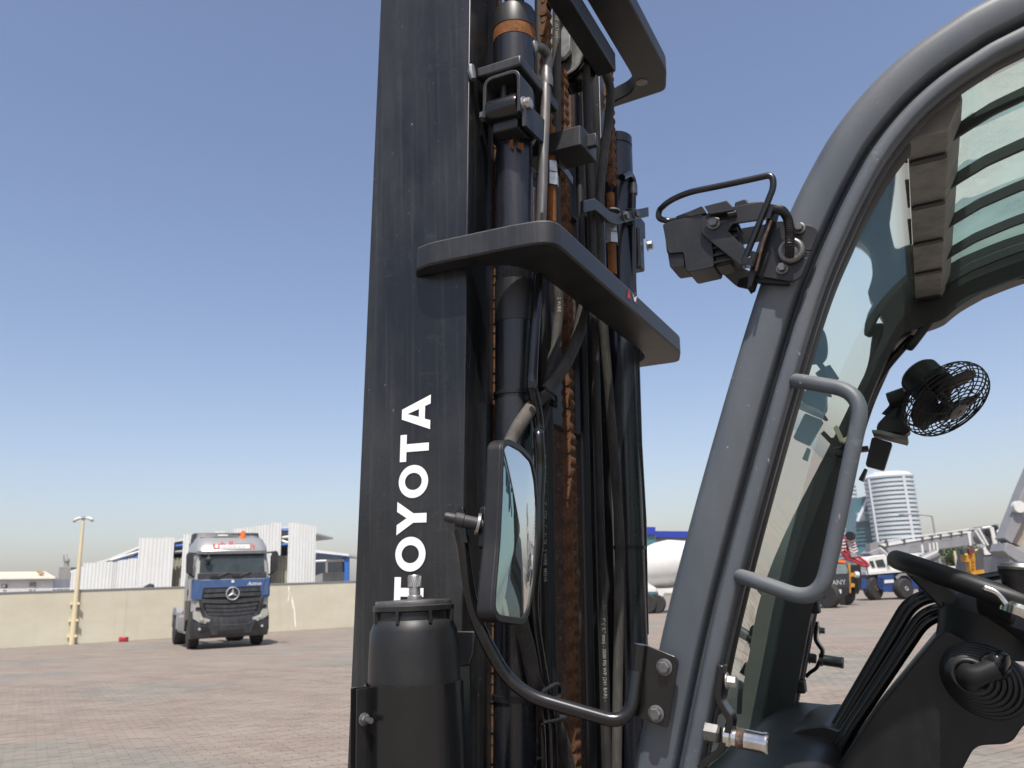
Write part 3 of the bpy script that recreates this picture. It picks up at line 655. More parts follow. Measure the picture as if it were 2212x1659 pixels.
# ---- wiper seen through the screen
wp = lambda x, y: P(zI(x,y),1,2.05)
fk('wiper', MB().tube(spline([wp(110,560)+V(-.06,0,0),wp(90,760)+V(-.06,0,0),wp(40,1000)+V(-.06,0,0),wp(20,1300)+V(-.06,0,0)], 6), .006, 8), 'black')
# ---- mirror on its bent arm
yb = 1.178
bp = [zC(1958,692),zC(2148,768),zC(2168,800),zC(2098,1215),zC(1885,1135),zC(1905,1000)]
MBK = fk('mirror_bracket', MB().prism(roundpoly([P(q,1,yb) for q in bp], [.002,.006,.006,.006,.004,.01]), (0,.004,0)), 'gloss', bevel=.0008)
fk('bracket_lip', MB().tube(fillet([P(zC(1930,690),1,yb-.004),P(zC(1915,850),1,yb-.004),P(zC(1890,1040),1,yb-.004)], .02), [.0085]*9 if False else .009, 14), 'gloss', MBK)
for q in ((2080,832),(2028,1122)): fk('bolt', MB().bolt(P(zC(*q),1,yb-.001), (0,-1,0), .0088, .008), 'dullsteel', MBK)
for q in ((2080,832),(2028,1122)): fk('spacer', MB().lathe([(.012,0),(.012,.03)], P(zC(*q),1,yb+.0)+V(0,.003,0), (0,1,0), 16), 'gloss', MBK)
am = [P(zC(1905,900),1,1.172), P(zC(1880,1050),1,1.165), P(zC(1790,1190),1,1.150), P(zC(1640,1170),1,1.140), P(zC(1190,1010),1,1.105), P(zC(890,530),1,1.070), P(zC(825,200),1,1.060), P(zM(200,720),1,1.055)]
am = [P(zC(1905,860),1,1.172), P(zC(1860,1195),1,1.155), P(zC(1140,985),1,1.105), P(zC(885,520),1,1.070), P(zC(822,60),1,1.058), P(zM(195,800),1,1.055)]
ARM = fk('mirror_arm', MB().tube(fillet(am, .05, 8), .0098, 16), 'gloss', smooth=60)
fp = [zM(160,720),zM(165,690),zM(195,632),zM(225,640),zM(240,700),zM(245,830),zM(260,900),zM(200,900),zM(165,800)]
fk('arm_end', MB().prism([P(q,1,1.050) for q in fp], (0,.008,0)), 'gloss', ARM, bevel=.001)
s0 = P(zM(110,712),1,1.035); s1 = P(zM(395,775),0,-.585)
sd = (s1-s0).normalized()
fk('mirror_stud', MB().lathe([(.006,-.004),(.0075,0),(.0075,.012),(.0105,.013),(.0105,.025),(.0095,.026),(.0095,(s1-s0).length)], s0, sd, 18), 'mast_dusty', ARM)
fk('washer', MB().lathe([(.0165,0),(.0165,.004)], s0+sd*.046, sd, 24), 'galv', ARM)
# mirror body: plate facing the driver's side, slightly convex glass
MX = -.560; nf = V(.985,.12,0).normalized(); tu = V(-nf.y, nf.x, 0)           # tu points away from the camera side
outl = [(505,170),(545,142),(640,195),(720,280),(750,420),(766,640),(762,860),(735,1200),(695,1430),(655,1495),(470,1470),(436,1420),(446,1250),(478,900),(497,500)]
org = P(zM(600,800),0,MX)
def mproj(q, depth=0.0):
    d = ray(q); k = (org + nf*depth - CAM).dot(nf)/d.dot(nf); return CAM + d*k
pts = [mproj(zM(*q)) for q in outl]; cen = sum(pts, V(0,0,0))/len(pts)
ro = roundpoly(pts, .012, 4)
frame_o = [cen + (p-cen)*1.0 for p in ro]
MIRR = fk('mirror_housing', MB().prism([p - nf*.024 for p in frame_o], nf*.024), 'plastic', bevel=.003, seg=3, label='black rounded side mirror housing')
rim = MB(); n = len(ro); inner = [cen + (p-cen)*.93 for p in ro]
rim.add([p + nf*.003 for p in frame_o] + [p + nf*.003 for p in inner] + [p - nf*.002 for p in frame_o] + [p - nf*.002 for p in inner],
        [(i,(i+1)%n,n+(i+1)%n,n+i) for i in range(n)] + [(i,2*n+i,2*n+(i+1)%n,(i+1)%n) for i in range(n)] + [(n+i,n+(i+1)%n,3*n+(i+1)%n,3*n+i) for i in range(n)])
fk('mirror_rim', rim, 'plastic', MIRR, bevel=.001)
# convex glass
K_ = 8; rows = [[cen + nf*.0065]*n]; gv = [cen + nf*.0068]; gf = []
for k in range(1, K_+1):
    s = k/K_; gv += [cen + (p-cen)*(.935*s) + nf*(.0008 + .006*(1-s*s)) for p in ro]
gf += [(0, 1+i, 1+(i+1) % n) for i in range(n)]
for k in range(K_-1):
    for i in range(n): gf.append((1+k*n+i, 1+(k+1)*n+i, 1+(k+1)*n+(i+1)%n, 1+k*n+(i+1)%n))
fk('mirror_glass', MB().add(gv, gf), 'mirror', MIRR, smooth=80)
bq = [zM(388,640),zM(400,630),zM(436,632),zM(430,945),zM(385,940),zM(374,920),zM(384,760)]
fk('mirror_clamp', MB().prism([mproj(q,-.028) for q in bq], V(-.012,.004,0)), 'plastic', MIRR, bevel=.002)
for q in ((420,692),(406,865)): fk('screw', MB().bolt(mproj(zM(*q),-.030)+V(-.004,-.001,0), V(-.1,-1,0), .0042), 'dullsteel', MIRR)
# ---- work lamp
LY = 1.105
def lp(pts, y=LY): return [P(zD(*q),1,y + (.065 if y < 1.147 or y > 1.2 else 0)) for q in pts]
LAMP = fk('work_lamp', MB().prism(roundpoly(lp([(268,700),(290,685),(430,645),(640,600),(735,655),(765,1105),(520,1162),(490,1130),(470,965),(330,978),(315,950)], 1.112), .004), (0,.060,0)), 'plastic_dusty', bevel=.006, seg=3, smooth=40, label='black work lamp on a bracket at the front pillar')
fk('lamp_visor', MB().prism(lp([(300,870),(325,985),(345,975),(470,965),(478,1105),(360,1122),(338,1105)], 1.116), (0,.052,0)), 'plastic', LAMP, bevel=.002)
lens = lp([(292,720),(318,960),(322,960),(296,720)], 1.12)
fk('lamp_lens', MB().prism([p + V(-.002,0,0) for p in lens], (0,.05,0)), 'galv', LAMP)
fk('lamp_cap', MB().prism(roundpoly(lp([(392,620),(560,555),(650,515),(690,590),(400,650)], 1.12), .003), (0,.046,0)), 'plastic_dusty', LAMP, bevel=.002)
for k in range(5):
    dy = .012 + .011*k
    fk('cooling_fin', MB().prism(lp([(670,520),(890,462),(940,520),(960,560),(720,600)], LY+dy), (0,.005,0)), 'plastic_dusty', LAMP, bevel=.001)
fk('lamp_top_block', MB().prism(roundpoly(lp([(965,480),(1070,445),(1100,480),(1200,470),(1200,520),(960,545)], 1.12), .003), (0,.04,0)), 'plastic_dusty', LAMP, bevel=.002)
fk('lamp_back', MB().prism(lp([(740,640),(960,590),(1010,860),(940,1070),(770,1110)], 1.12), (0,.045,0)), 'plastic', LAMP, bevel=.003)
for k in range(6):
    y0 = 690+70*k; fk('cooling_fin', MB().prism(lp([(735,y0+20),(985,y0-35),(990,y0-15),(740,y0+40)], 1.114), (0,.056,0)), 'plastic_dusty', LAMP)
YK = fk('lamp_yoke', MB().prism(lp([(632,700),(660,620),(720,575),(800,550),(1225,475),(1370,510),(1335,635),(945,690),(900,760),(1075,935),(1035,1092),(1000,1075),(720,850),(640,770)], 1.102), (0,.0045,0)), 'plastic_dusty', LAMP, bevel=.0008)
fk('yoke_back', MB().prism(lp([(1355,500),(1372,510),(1330,660),(1130,1290),(1085,1318),(1105,1150),(1290,600)], 1.104), (0,.030,0)), 'plastic_dusty', LAMP, bevel=.001)
fk('rust_edge', MB().tube(lp([(1322,660),(1240,880),(1172,1150)], 1.160), .0022, 8), 'rust_dark', LAMP)
fk('yoke_back', MB().prism(lp([(790,1120),(960,1075),(1110,1150),(1085,1318),(1000,1300),(960,1275)], 1.205), (0,.0045,0)), 'plastic', LAMP)
fk('yoke_arm', MB().prism(lp([(1000,740),(1290,690),(1270,840),(1020,890)], 1.205), (0,.0045,0)), 'plastic', LAMP)
fk('yoke_slot', MB().tube(lp([(900,610),(985,588)], 1.1012), .0052, 8), 'black', LAMP)
fk('bolt', MB().bolt(lp([(762,685)],1.101)[0], (0,-1,0), .0078, .008), 'dullsteel', LAMP)
gp = lp([(420,655),(330,668)], 1.146) + lp([(225,640),(235,560)], 1.14) + lp([(330,470)],1.115) + lp([(520,385),(900,310),(1330,215)], 1.098) + lp([(1345,330),(1060,1045)], 1.096)
fk('guard_bar', MB().tube(fillet(gp, .03, 7), .0050, 12), 'gloss', LAMP, smooth=60)
fk('bar_socket', MB().tube(lp([(1335,520),(1290,650)], 1.10), .0072, 12).tube(lp([(1160,975),(1110,1110)], 1.098), .0085, 12), 'gloss', LAMP)
fk('bar_foot', MB().box(lp([(1035,1095)],1.09)[0], lp([(1140,1040)],1.106)[0]), 'gloss', LAMP, bevel=.001)
PLT = fk('lamp_plate', MB().prism(roundpoly(lp([(1320,668),(1450,662),(1530,688),(1720,705),(1778,765),(1705,952),(1640,945),(1610,985),(1625,1018),(1682,1020),(1610,1205),(1530,1252),(1175,1195),(1150,1150)], 1.180), [.002,.002,.004,.012,.012,.003,.006,.006,.006,.003,.014,.012,.003,.003]), (0,.004,0)), 'plastic_dusty', LAMP, bevel=.0008)
fk('plate_edge', MB().prism(roundpoly(lp([(1170,1200),(1490,1255),(1480,1275),(1175,1250)], 1.186), .002), (0,.012,0)), 'black', LAMP)
for q in ((1590,735),(1425,1125)): fk('bolt', MB().bolt(lp([q],1.179)[0], (0,-1,0), .0066, .009), 'dullsteel', PLT)
gc = lp([(1510,950)],1.176)[0]
tor = [gc + V(.0150*math.cos(w),0,.0150*math.sin(w)) for w in np.linspace(0,2*math.pi,28,endpoint=False)]
fk('grommet', MB().tube(tor, .0055, 12, closed=True).lathe([(.015,0),(.015,.006)], gc+V(0,-.002,0), (0,1,0), 20), 'dullsteel', PLT, smooth=60)
cp = spline(lp([(1365,545)],1.165) + lp([(1430,570),(1480,650),(1500,780),(1497,900)],1.150) + lp([(1498,985)],1.172), 16)
fk('conduit', MB().tube(cp, [.0072 if i % 2 else .0060 for i in range(len(cp))], 12), 'plastic', PLT, smooth=0)
# ---- fan
fc = P(zN(1120,815),1,1.955); fa = V(.475,-.34,-.80).normalized()
fu = fa.orthogonal().normalized(); fv = fa.cross(fu)
def fr(r, w, h): return fc + fa*h + (fu*math.cos(w) + fv*math.sin(w))*r
FAN = fk('fan', MB().lathe([(.012,-.135),(.040,-.133),(.045,-.127),(.045,-.075),(.030,-.070),(.012,-.07),(.008,-.02)], fc, fa, 36), 'plastic', smooth=30, label='small black cab fan with wire guard')
grd = MB(); RG = .098
fprof = [(.022,.0),(.032,.0),(.042,-.0005),(.052,-.001),(.062,-.002),(.071,-.004),(.079,-.008),(.086,-.013),(.092,-.020),(.0965,-.029),(.098,-.038),(.0975,-.047),(.094,-.056),(.088,-.064),(.079,-.070),(.068,-.073),(.057,-.075),(.046,-.076)]
for r_, h_ in fprof:
    grd.tube([fr(r_, w, h_) for w in np.linspace(0,2*math.pi,44,endpoint=False)], .0014, 5, closed=True)
fk('guard_ring', grd, 'black', FAN)
sp = MB()
for k in range(12):
    w = 2*math.pi*k/12; sp.tube([fr(r_, w + .9*max(0,(r_-.02))*6*(.10 if h_ > -.03 else -.02), h_) for r_, h_ in fprof], .0015, 5)
fk('guard_spoke', sp, 'black', FAN)
for k in range(3):
    w0 = 2*math.pi*k/3 + .5; rows = []
    for r_ in (.018,.04,.06,.078,.086):
        span = 1.45 if r_ > .03 else .8
        rows.append([fr(r_*(1 if abs(s-.5) < .45 or r_ < .07 else .95), w0 + span*(s-.5)*1.15, -.038 + .022*(s-.5)) for s in (0,.25,.5,.75,1)])
    o = fk('fan_blade', MB().grid(rows), 'black', FAN, smooth=80); sm = o.modifiers.new('thick','SOLIDIFY'); sm.thickness = .0015
fk('fan_badge', MB().lathe([(.0215,-.002),(.0215,.003),(.0185,.0045),(0,.0045)], fc, fa, 30, caps=False), 'dullsteel', FAN)
me = text_mesh('T', .018, 0, .0006)
for v_ in me.vertices: a_, b_ = v_.co.x - .0055, v_.co.y - .0065; v_.co = fc + fa*.0049 + RT.lerp(RT,0)*0 + (fa.cross(UP).normalized()*-a_) + (fa.cross(UP).cross(fa).normalized()*b_)
put('fan_emblem', me, MAT['black'], FAN, smooth=0)
br = [P(zN(330,1085),1,2.16), P(zN(360,820),1,2.13), P(zN(440,640),1,2.09)]
fk('fan_stem', MB().tube([P(zN(370,880),1,2.1),P(zN(400,780),1,2.095),P(zN(435,650),1,2.085),P(zN(450,600),1,2.08)], [.030,.020,.0175,.0165], 16), 'plastic', FAN, smooth=60)
fk('fan_knuckle', MB().lathe([(.010,-.03),(.020,-.028),(.020,.012),(.012,.014)], P(zN(450,640),1,2.07), V(1,-.2,.2), 20).tube([P(zN(470,620),1,2.07), P(zN(640,560),1,2.05), fc-fa*.1], .007, 10), 'plastic', FAN)
bs = [(165,960),(300,815),(480,860),(510,960),(560,1010),(545,1065),(480,1080),(150,1040)]
fk('fan_base', MB().prism(roundpoly([P(zN(*q),1,2.075) for q in bs], .006), (0,.06,0)), 'plastic', FAN, bevel=.003)
fk('fan_base_plate', MB().prism([P(zN(*q),1,2.07) for q in [(100,1030),(200,1035),(530,1115),(515,1162),(100,1062)]], (0,.09,0)), 'roofpanel', FAN, bevel=.001)
fk('display_box', MB().prism(roundpoly([P(zN(*q),1,2.10) for q in [(100,1115),(345,1185),(240,1515),(20,1455)]], .006), (0,.03,0)), 'plastic', bevel=.002, label='black square display below the fan')
fk('display_arm', MB().box(P(zN(-180,1300),1,2.14), P(zN(60,1240),1,2.17)), 'black')
fk('display_box', MB().prism([P(zN(*q),1,2.12) for q in [(10,1490),(42,1500),(-10,1640),(-60,1620)]], (0,.03,0)), 'black')
MAT['cream'] = flat('cream_plastic', (.62,.60,.42), .5)
fk('connector', MB().prism([P(zF(*q),1,2.10) for q in [(918,770),(1035,715),(1040,750),(930,800)]], (0,.02,0)), 'cream', bevel=.002)
fk('cable', MB().tube(spline([P(zF(1010,820),1,2.12),P(zF(880,835),1,2.12),P(zF(815,860),1,2.1),P(zF(840,885),1,2.12),P(zF(970,890),1,2.15)], 6), .004, 8), 'black')
fk('cable', MB().tube(spline([P(zF(1060,570),1,2.12),P(zF(1000,640),1,2.1),P(zF(980,720),1,2.12)], 6), .003, 8), 'black')
# ---- steering column, wheel, levers
YC = 1.73; col_y = 1.655
cpts = [(1240,742),(1300,770),(1758,1010),(1900,1090),(1880,1330),(1760,1365),(1690,1475),(1640,1500),(1430,1512),(1330,1700),(1280,1900),(420,1900),(480,1700),(760,1280),(1180,770)]
COL = fk('steering_column', MB().prism(roundpoly([P(zI(*q),1,col_y) for q in cpts], [.01,.01,.01,.01,.012,.012,.012,.01,.015,.01,.01,.01,.02,.03,.01], 5), (0,.17,0)), 'plastic', bevel=.014, seg=4, smooth=50, label='black plastic steering column cover')
fk('column_seam', MB().prism([P(zI(*q),1,col_y-.0006) for q in [(1392,1150),(1398,1152),(1150,1665),(1143,1663)]], (0,.002,0)), 'black', COL)
fk('column_neck', MB().tube([P(zI(1500,900),1,YC),P(zI(1490,760),1,YC),P(zI(1520,640),1,YC)], [.085,.075,.082], 32), 'plastic', COL, smooth=60)
wn_ = V(.40,0,.917).normalized()                              # wheel plane: lower at the back
wu = V(wn_.z,0,-wn_.x); wv = V(0,1,0); wr = .185
wl_ = P(zI(905,262),1,YC); wc = wl_ + wu*(wr)
WH = fk('steering_wheel', MB().tube([wc + (wu*math.cos(w)+wv*math.sin(w))*wr for w in np.linspace(0,2*math.pi,64,endpoint=False)], .0180, 16, closed=True), 'plastic', smooth=60, label='worn black steering wheel')
fk('wheel_hub', MB().lathe([(.030,-.075),(.060,-.07),(.085,-.045),(.075,-.02),(.05,-.005),(0,-.003)], wc, wn_, 32, caps=False), 'plastic_dusty', WH, smooth=50)
for w in (math.pi, math.pi*1.45, math.pi*.55):
    d = wu*math.cos(w)+wv*math.sin(w); s_ = wn_.cross(d)
    pth = [wc + d*.05 - wn_*.035, wc + d*.11 - wn_*.030, wc + d*(wr-.006) - wn_*.004]
    fk('wheel_spoke', MB().strap(spline(pth,6), s_, .055, .014), 'plastic_dusty', WH, bevel=.004, smooth=50)
fk('wheel_spoke', MB().prism(roundpoly([P(zI(*q),1,1.70) for q in [(905,285),(980,245),(1240,430),(1400,560),(1300,660),(1225,615),(1090,480),(960,350)]], .006), (0,.06,0)), 'plastic_dusty', WH, bevel=.010, seg=3, smooth=50)
kw = math.pi*1.52; kd = wu*math.cos(kw)+wv*math.sin(kw); kp = wc + kd*wr
kp = P(zI(1700,560),1,wc.y-wr+.02)
fk('knob_clamp', MB().strap(spline([P(zI(1470,430),1,wc.y-wr),P(zI(1570,470),1,wc.y-wr-.004),P(zI(1650,560),1,wc.y-wr-.006),P(zI(1790,640),1,wc.y-wr)],5), V(0,.9,.3), .030, .010), 'chrome', WH, bevel=.003)
fk('knob_clamp', MB().lathe([(.030,-.012),(.032,0),(.026,.006)], P(zI(1745,590),1,wc.y-wr), wn_, 24), 'chrome', WH)
kq = P(zI(1740,470),1,wc.y-wr+.01)
fk('spinner_knob', MB().lathe([(.020,-.03),(.022,0),(.026,.02),(.030,.032),(.029,.040),(.022,.046),(0,.047)], kq - wn_*.004, V(.1,0,1), 28, caps=False), 'plastic', WH, smooth=40)
fk('knob_disc', MB().lathe([(.033,0),(.034,.004),(.030,.010),(0,.013)], P(zI(1740,330),1,wc.y-wr+.01), V(.1,0,1), 28, caps=False), 'dullsteel', WH)
# direction lever with rubber bellows on the column's near side
b0 = P(zI(1520,1070),1,col_y+.004); bd = V(.25,-1,.22).normalized(); l0 = P(zI(1500,1040),1,col_y-.0)
bc = P(zI(1495,1075),1,col_y); BEL = MB().lathe([(.058,0),(.060,.004),(.046,.008),(.054,.013),(.040,.018),(.048,.023),(.034,.028),(.042,.033),(.028,.038),(.036,.043),(.022,.050)], (0,0,0), V(0,-1,0), 40)
bt = V(-.28,-1,.20).normalized()                             # the boot leans forward and is longer along the column
BEL.v = [tuple(bc + V(.8,0,-.6)*(V(*q).dot(V(.8,0,-.6))*.92) + V(.6,0,.8)*V(*q).dot(V(.6,0,.8))*.72 + bt*(-q[1]*1.6)) for q in BEL.v]
BL = fk('bellows', BEL, 'plastic', COL, smooth=0)
for k in range(7):
    h_ = .004 + .0125*k; r_ = .054 - .0050*k
    fk('bellows_fold', MB().tube([bc + V(.8,0,-.6)*(r_*math.cos(w)*1.2) + V(.6,0,.8)*(r_*math.sin(w)) + bt*h_ for w in np.linspace(0,2*math.pi,40,endpoint=False)], .0048, 8, closed=True), 'plastic_dusty', COL, smooth=60)
fk('lever_boot', MB().tube(spline([bc + bt*.050, bc + bt*.078, P(zI(1450,1035),1,col_y-.082), P(zI(1570,985),1,col_y-.080)], 4), [.030,.029,.028,.027,.025,.023,.021,.019,.018,.017,.017,.017,.017], 20), 'plastic', COL, smooth=60)
fk('lever_knob', MB().tube(spline([P(zI(1480,1030),1,col_y-.05),P(zI(1540,990),1,col_y-.062),P(zI(1600,965),1,col_y-.075),P(zI(1635,975),1,col_y-.08)],4), [.016,.018,.020,.021,.022,.0225,.023,.023,.023,.022,.02,.016,.008], 18), 'gloss', COL, smooth=60)
# bent control rods behind the column
for k, (a, b, c, d, e) in enumerate((((1160,470),(1000,500),(930,620),(420,1500),(385,1640)), ((1200,500),(1040,520),(950,680),(450,1510),(400,1650)),
                                 ((1230,565),(1090,590),(1010,690),(500,1500),(430,1660)), ((1260,610),(1120,640),(1040,750),(540,1500),(480,1680)))):
    y = 1.78 + .006*k if k % 2 == 0 else 1.80
    y = (1.86,1.83,1.80,1.775)[k]
    pth = [P(zI(a[0]+160,a[1]+10),1,y), P(zI(*b),1,y), P(zI(*d),1,y), P(zI(e[0]-60,e[1]+160),1,y)]
    fk('control_rod', MB().tube(fillet(pth, .075, 9), .0098, 14), 'gloss', smooth=60)
fk('far_rod', MB().tube([P(zI(1380,400),1,1.95),P(zI(1600,365),1,1.95),P(zI(1760,330),1,1.95)], .009, 10), 'gloss')
# small dark cover and rubber boot at the foot of the rods
fk('dash_cover', MB().prism(roundpoly([P(zI(*q),1,1.80) for q in [(60,1600),(150,1450),(280,1385),(420,1372),(480,1395),(620,1440),(640,1800),(0,1800)]], .012, 5), (0,.30,0)), 'plastic', bevel=.008, seg=3)
bo = P(zI(330,1640),1,1.72)
fk('rubber_boot', MB().lathe([(.075,-.06),(.070,-.03),(.055,-.024),(.060,-.012),(.045,-.004),(.048,.006),(.03,.012)], bo, V(.1,-.2,1), 22), 'rubber', smooth=15)
# ---- lower body, out of the picture but carrying what is in it
LB = fk('chassis', MB().prism(roundpoly([(-.62,1.25,.45),(-.60,1.25,.95),(-.50,1.25,1.0),(1.9,1.25,1.05),(2.05,1.25,.9),(2.05,1.25,.35),(-.3,1.25,.3)], .06), (0,1.0,0)), 'cab', bevel=.02)
fk('counterweight', MB().prism(roundpoly([(1.55,1.15,.3),(1.55,1.15,1.12),(2.1,1.15,1.05),(2.25,1.15,.8),(2.2,1.15,.3)], .1), (0,1.2,0)), 'cab', LB, bevel=.03)
fk('seat_cushion', MB().prism(roundpoly([(.45,1.5,1.10),(.45,1.5,1.22),(.95,1.5,1.20),(.95,1.5,1.10)], .04), (0,.5,0)), 'black', LB, bevel=.02)
fk('seat_back', MB().prism(roundpoly([(.90,1.5,1.2),(1.02,1.5,1.75),(1.10,1.5,1.74),(1.02,1.5,1.2)], .03), (0,.5,0)), 'black', LB, bevel=.02)
for x, r_, y0 in ((-.55,.36,1.30),(-.55,.36,1.86),(1.55,.30,1.18),(1.55,.30,2.02)):
    t_ = fk('wheel', MB().lathe([(r_*.6,0),(r_*.9,0),(r_,.03),(r_,.21),(r_*.9,.24),(r_*.6,.24)], (x,y0,r_), (0,1,0), 40), 'black')
    fk('rim', MB().lathe([(0,.02),(r_*.55,.02),(r_*.6,.05),(r_*.6,.19),(0,.2)], (x,y0,r_), (0,1,0), 28, caps=False), 'white', t_)
for y in (1.5, 1.82): fk('fork', MB().box((-2.1,y-.06,.10),(-1.0,y+.06,.15)).box((-1.02,y-.06,.10),(-.965,y+.06,.75)), 'mast_dusty', bevel=.01)
# ================================================================== SETTING
WA, WB = Vector((-34.67,21.15,0)), Vector((-26.56,33.80,0))
WD = (WB-WA).normalized(); WN = V(WD.y,-WD.x,0)               # along the boundary wall; towards the yard
if WN.dot(-WA) < 0: WN = -WN
ANG = math.atan2(WD.y, WD.x)
BW, RH = .22, .11
def paver_material(name, joints):
    m, t, n, l, b = nodes(name)
    vec = coord(t, (1,1,1), (0,0,-ANG), world=True)
    br = n.new("ShaderNodeTexBrick"); l.new(vec, br.inputs["Vector"]); br.offset = .5; br.offset_frequency = 2; br.squash = 1; br.squash_frequency = 2
    br.inputs["Scale"].default_value = 1; br.inputs["Brick Width"].default_value = BW; br.inputs["Row Height"].default_value = RH
    br.inputs["Mortar Size"].default_value = .004 if joints else 0.0; br.inputs["Mortar Smooth"].default_value = .1; br.inputs["Bias"].default_value = 0
    big = noise(t, coord(t, (.16,.16,.16), (0,0,-ANG), world=True), 1.0, 3, .5)
    mid = noise(t, coord(t, (.5,1.4,1), (0,0,-ANG), world=True), 1.0, 5, .65)
    fine = noise(t, coord(t, world=True), 60, 4, .7)
    zone = ramp(t, big, .50, .56)
    c1 = mix(t, zone, (.225,.184,.153,1), (.190,.182,.158,1)); c2 = mix(t, zone, (.180,.146,.122,1), (.155,.148,.130,1))
    l.new(c1, br.inputs["Color1"]); l.new(c2, br.inputs["Color2"]); br.inputs["Mortar"].default_value = (.135,.118,.102,1)
    col = mix(t, math_(t, 'MULTIPLY', ramp(t, mid, .42, .72), .7), br.outputs["Color"], (.28,.243,.198,1))
    col = mix(t, math_(t, 'MULTIPLY', ramp(t, fine, .35, .75), .28), col, (.29,.256,.212,1))
    tyre = noise(t, coord(t, (.22,2.6,1), (0,0,-ANG-.5), world=True), 1.0, 4, .6); spot = noise(t, coord(t, (1.3,1.3,1), world=True), 1.0, 5, .7)
    col = mix(t, math_(t, 'MULTIPLY', ramp(t, tyre, .58, .72), .30), col, (.10,.088,.08,1))
    col = mix(t, math_(t, 'MULTIPLY', ramp(t, spot, .68, .73), .55), col, (.06,.054,.05,1))
    l.new(col, b.inputs["Base Color"]); b.inputs["Roughness"].default_value = .85; b.inputs["Specular IOR Level"].default_value = .2
    bump(t, b, fine, .25, .004); return m
MAT['ground'] = paver_material('paved_ground', True); MAT['paver'] = paver_material('concrete_paver', False)
GR = put('ground', MB().add([(-2500,-500,0),(2500,-500,0),(2500,2500,0),(-2500,2500,0)], [(0,1,2,3)]), MAT['ground'], smooth=0, fix=False); struct(GR)
def to_px(p):
    q = Vector(p) - CAM; z = q.dot(FW)
    if z < .2: return None
    return (IW/2 + F_PX*q.dot(CR)/z, IH/2 - F_PX*q.dot(CU)/z, z)
pm = MB().prism(roundpoly([(-BW/2+.003,-RH/2+.003,-.03),(BW/2-.003,-RH/2+.003,-.03),(BW/2-.003,RH/2-.003,-.03),(-BW/2+.003,RH/2-.003,-.03)], 0), (0,0,.036)).mesh('paver', 0)
pm.materials.append(MAT['paver'])
cells = []; ca, sa = math.cos(ANG), math.sin(ANG)
corner = [P((x,y),2,0) for x, y in ((0,2640),(1420,2640),(1420,3024),(0,3024),(3100,2480),(4032,2400),(4032,3024),(3100,3024))]
us = [c.x*ca + c.y*sa for c in corner]; vs = [-c.x*sa + c.y*ca for c in corner]
rng = random.Random(3)
for j in range(int(min(vs)/RH)-2, int(max(vs)/RH)+3):
    o_ = 0 if j % 2 else .5*BW
    for i in range(int(min(us)/BW)-2, int(max(us)/BW)+3):
        u = (i+.5)*BW - o_; w = (j+.5)*RH; x = u*ca - w*sa; y = u*sa + w*ca
        d = math.hypot(x, y)
        if d > 21: continue
        q = to_px((x,y,0))
        if q is None or not (-40 < q[0] < 2250 and 1380 < q[1] < 1720): continue
        if 830 < q[0] < 1700 : continue
        cells.append((d, x, y))
cells.sort()
rest = MB()
for k, (d, x, y) in enumerate(cells):
    M_ = Matrix.Translation((x, y, rng.uniform(-.0025,.0025))) @ Matrix.Rotation(ANG + rng.uniform(-.012,.012), 4, 'Z') @ Matrix.Rotation(rng.uniform(-.006,.006), 4, 'X')
    if k < 300:
        o = bpy.data.objects.new('paver', pm); link(o, GR); o.matrix_local = M_
    else:
        rest.add([M_ @ v_.co for v_ in pm.vertices], [tuple(p_.vertices) for p_ in pm.polygons])
o = put('paver_field', rest, MAT['paver'], GR, smooth=0, fix=False); o["kind"] = "stuff"
# ------------------------------------------------------------------ background materials
def wall_material():
    m, t, n, l, b = nodes('cream_rendered_wall')
    big = noise(t, coord(t, (.5,.5,.9)), 1.0, 6, .65); st = noise(t, coord(t, (3,3,.25)), 1.0, 4, .6); fine = noise(t, coord(t), 25, 4)
    col = mix(t, ramp(t, big, .35, .7), (.455,.425,.325,1), (.525,.50,.40,1))
    col = mix(t, math_(t, 'MULTIPLY', ramp(t, st, .56, .75), .35), col, (.37,.33,.255,1))
    l.new(col, b.inputs["Base Color"]); b.inputs["Roughness"].default_value = .9; bump(t, b, fine, .3, .01); return m
MAT['wall'] = wall_material()
MAT['clad'] = paint('white_cladding', (.62,.64,.63), (.50,.49,.46), .5, .5, .25, top=0, bmp=0)
MAT['clad_dim'] = flat('translucent_sheet', (.36,.34,.27), .6, 0, .15, 1.5)
MAT['bluesteel'] = flat('blue_steel', (.02,.12,.42), .45)
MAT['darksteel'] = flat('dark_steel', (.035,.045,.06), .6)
MAT['block'] = flat('concrete_block', (.22,.22,.21), .9, 0, .2, 3)
MAT['cream2'] = flat('cream_paint', (.60,.52,.34), .5, 0, .06, 2)
MAT['roofbeige'] = flat('beige_roof', (.62,.52,.37), .7, 0, .08, 1)
MAT['grey'] = flat('grey_paint', (.24,.245,.25), .6, 0, .12, 2)
MAT['crane_grey'] = flat('light_grey_crane_paint', (.21,.212,.22), .45, 0, .1, 1.5)
MAT['coping'] = flat('wall_coping', (.18,.19,.2), .8)
MAT['plaster'] = flat('white_plaster_patch', (.75,.72,.64), .8)
MAT['blue'] = paint('blue_truck_paint', (.030,.075,.19), (.2,.19,.18), .3, .25, 1.0, streak=False, top=.25)
MAT['silver'] = paint('silver_truck_paint', (.30,.31,.31), (.3,.29,.27), .3, .25, 1.0, streak=False, top=.2, metal=.35)
MAT['truckwhite'] = paint('pale_truck_paint', (.30,.30,.295), (.4,.38,.35), .4, .3, 1.0, streak=False, top=.2)
MAT['truckblack'] = paint('dark_grille_plastic', (.014,.015,.017), (.16,.155,.14), .42, .25, 1.2, streak=False, top=.3)
MAT['truckglass'] = flat('dark_truck_glass', (.03,.04,.04), .06, 0, .3, 3)
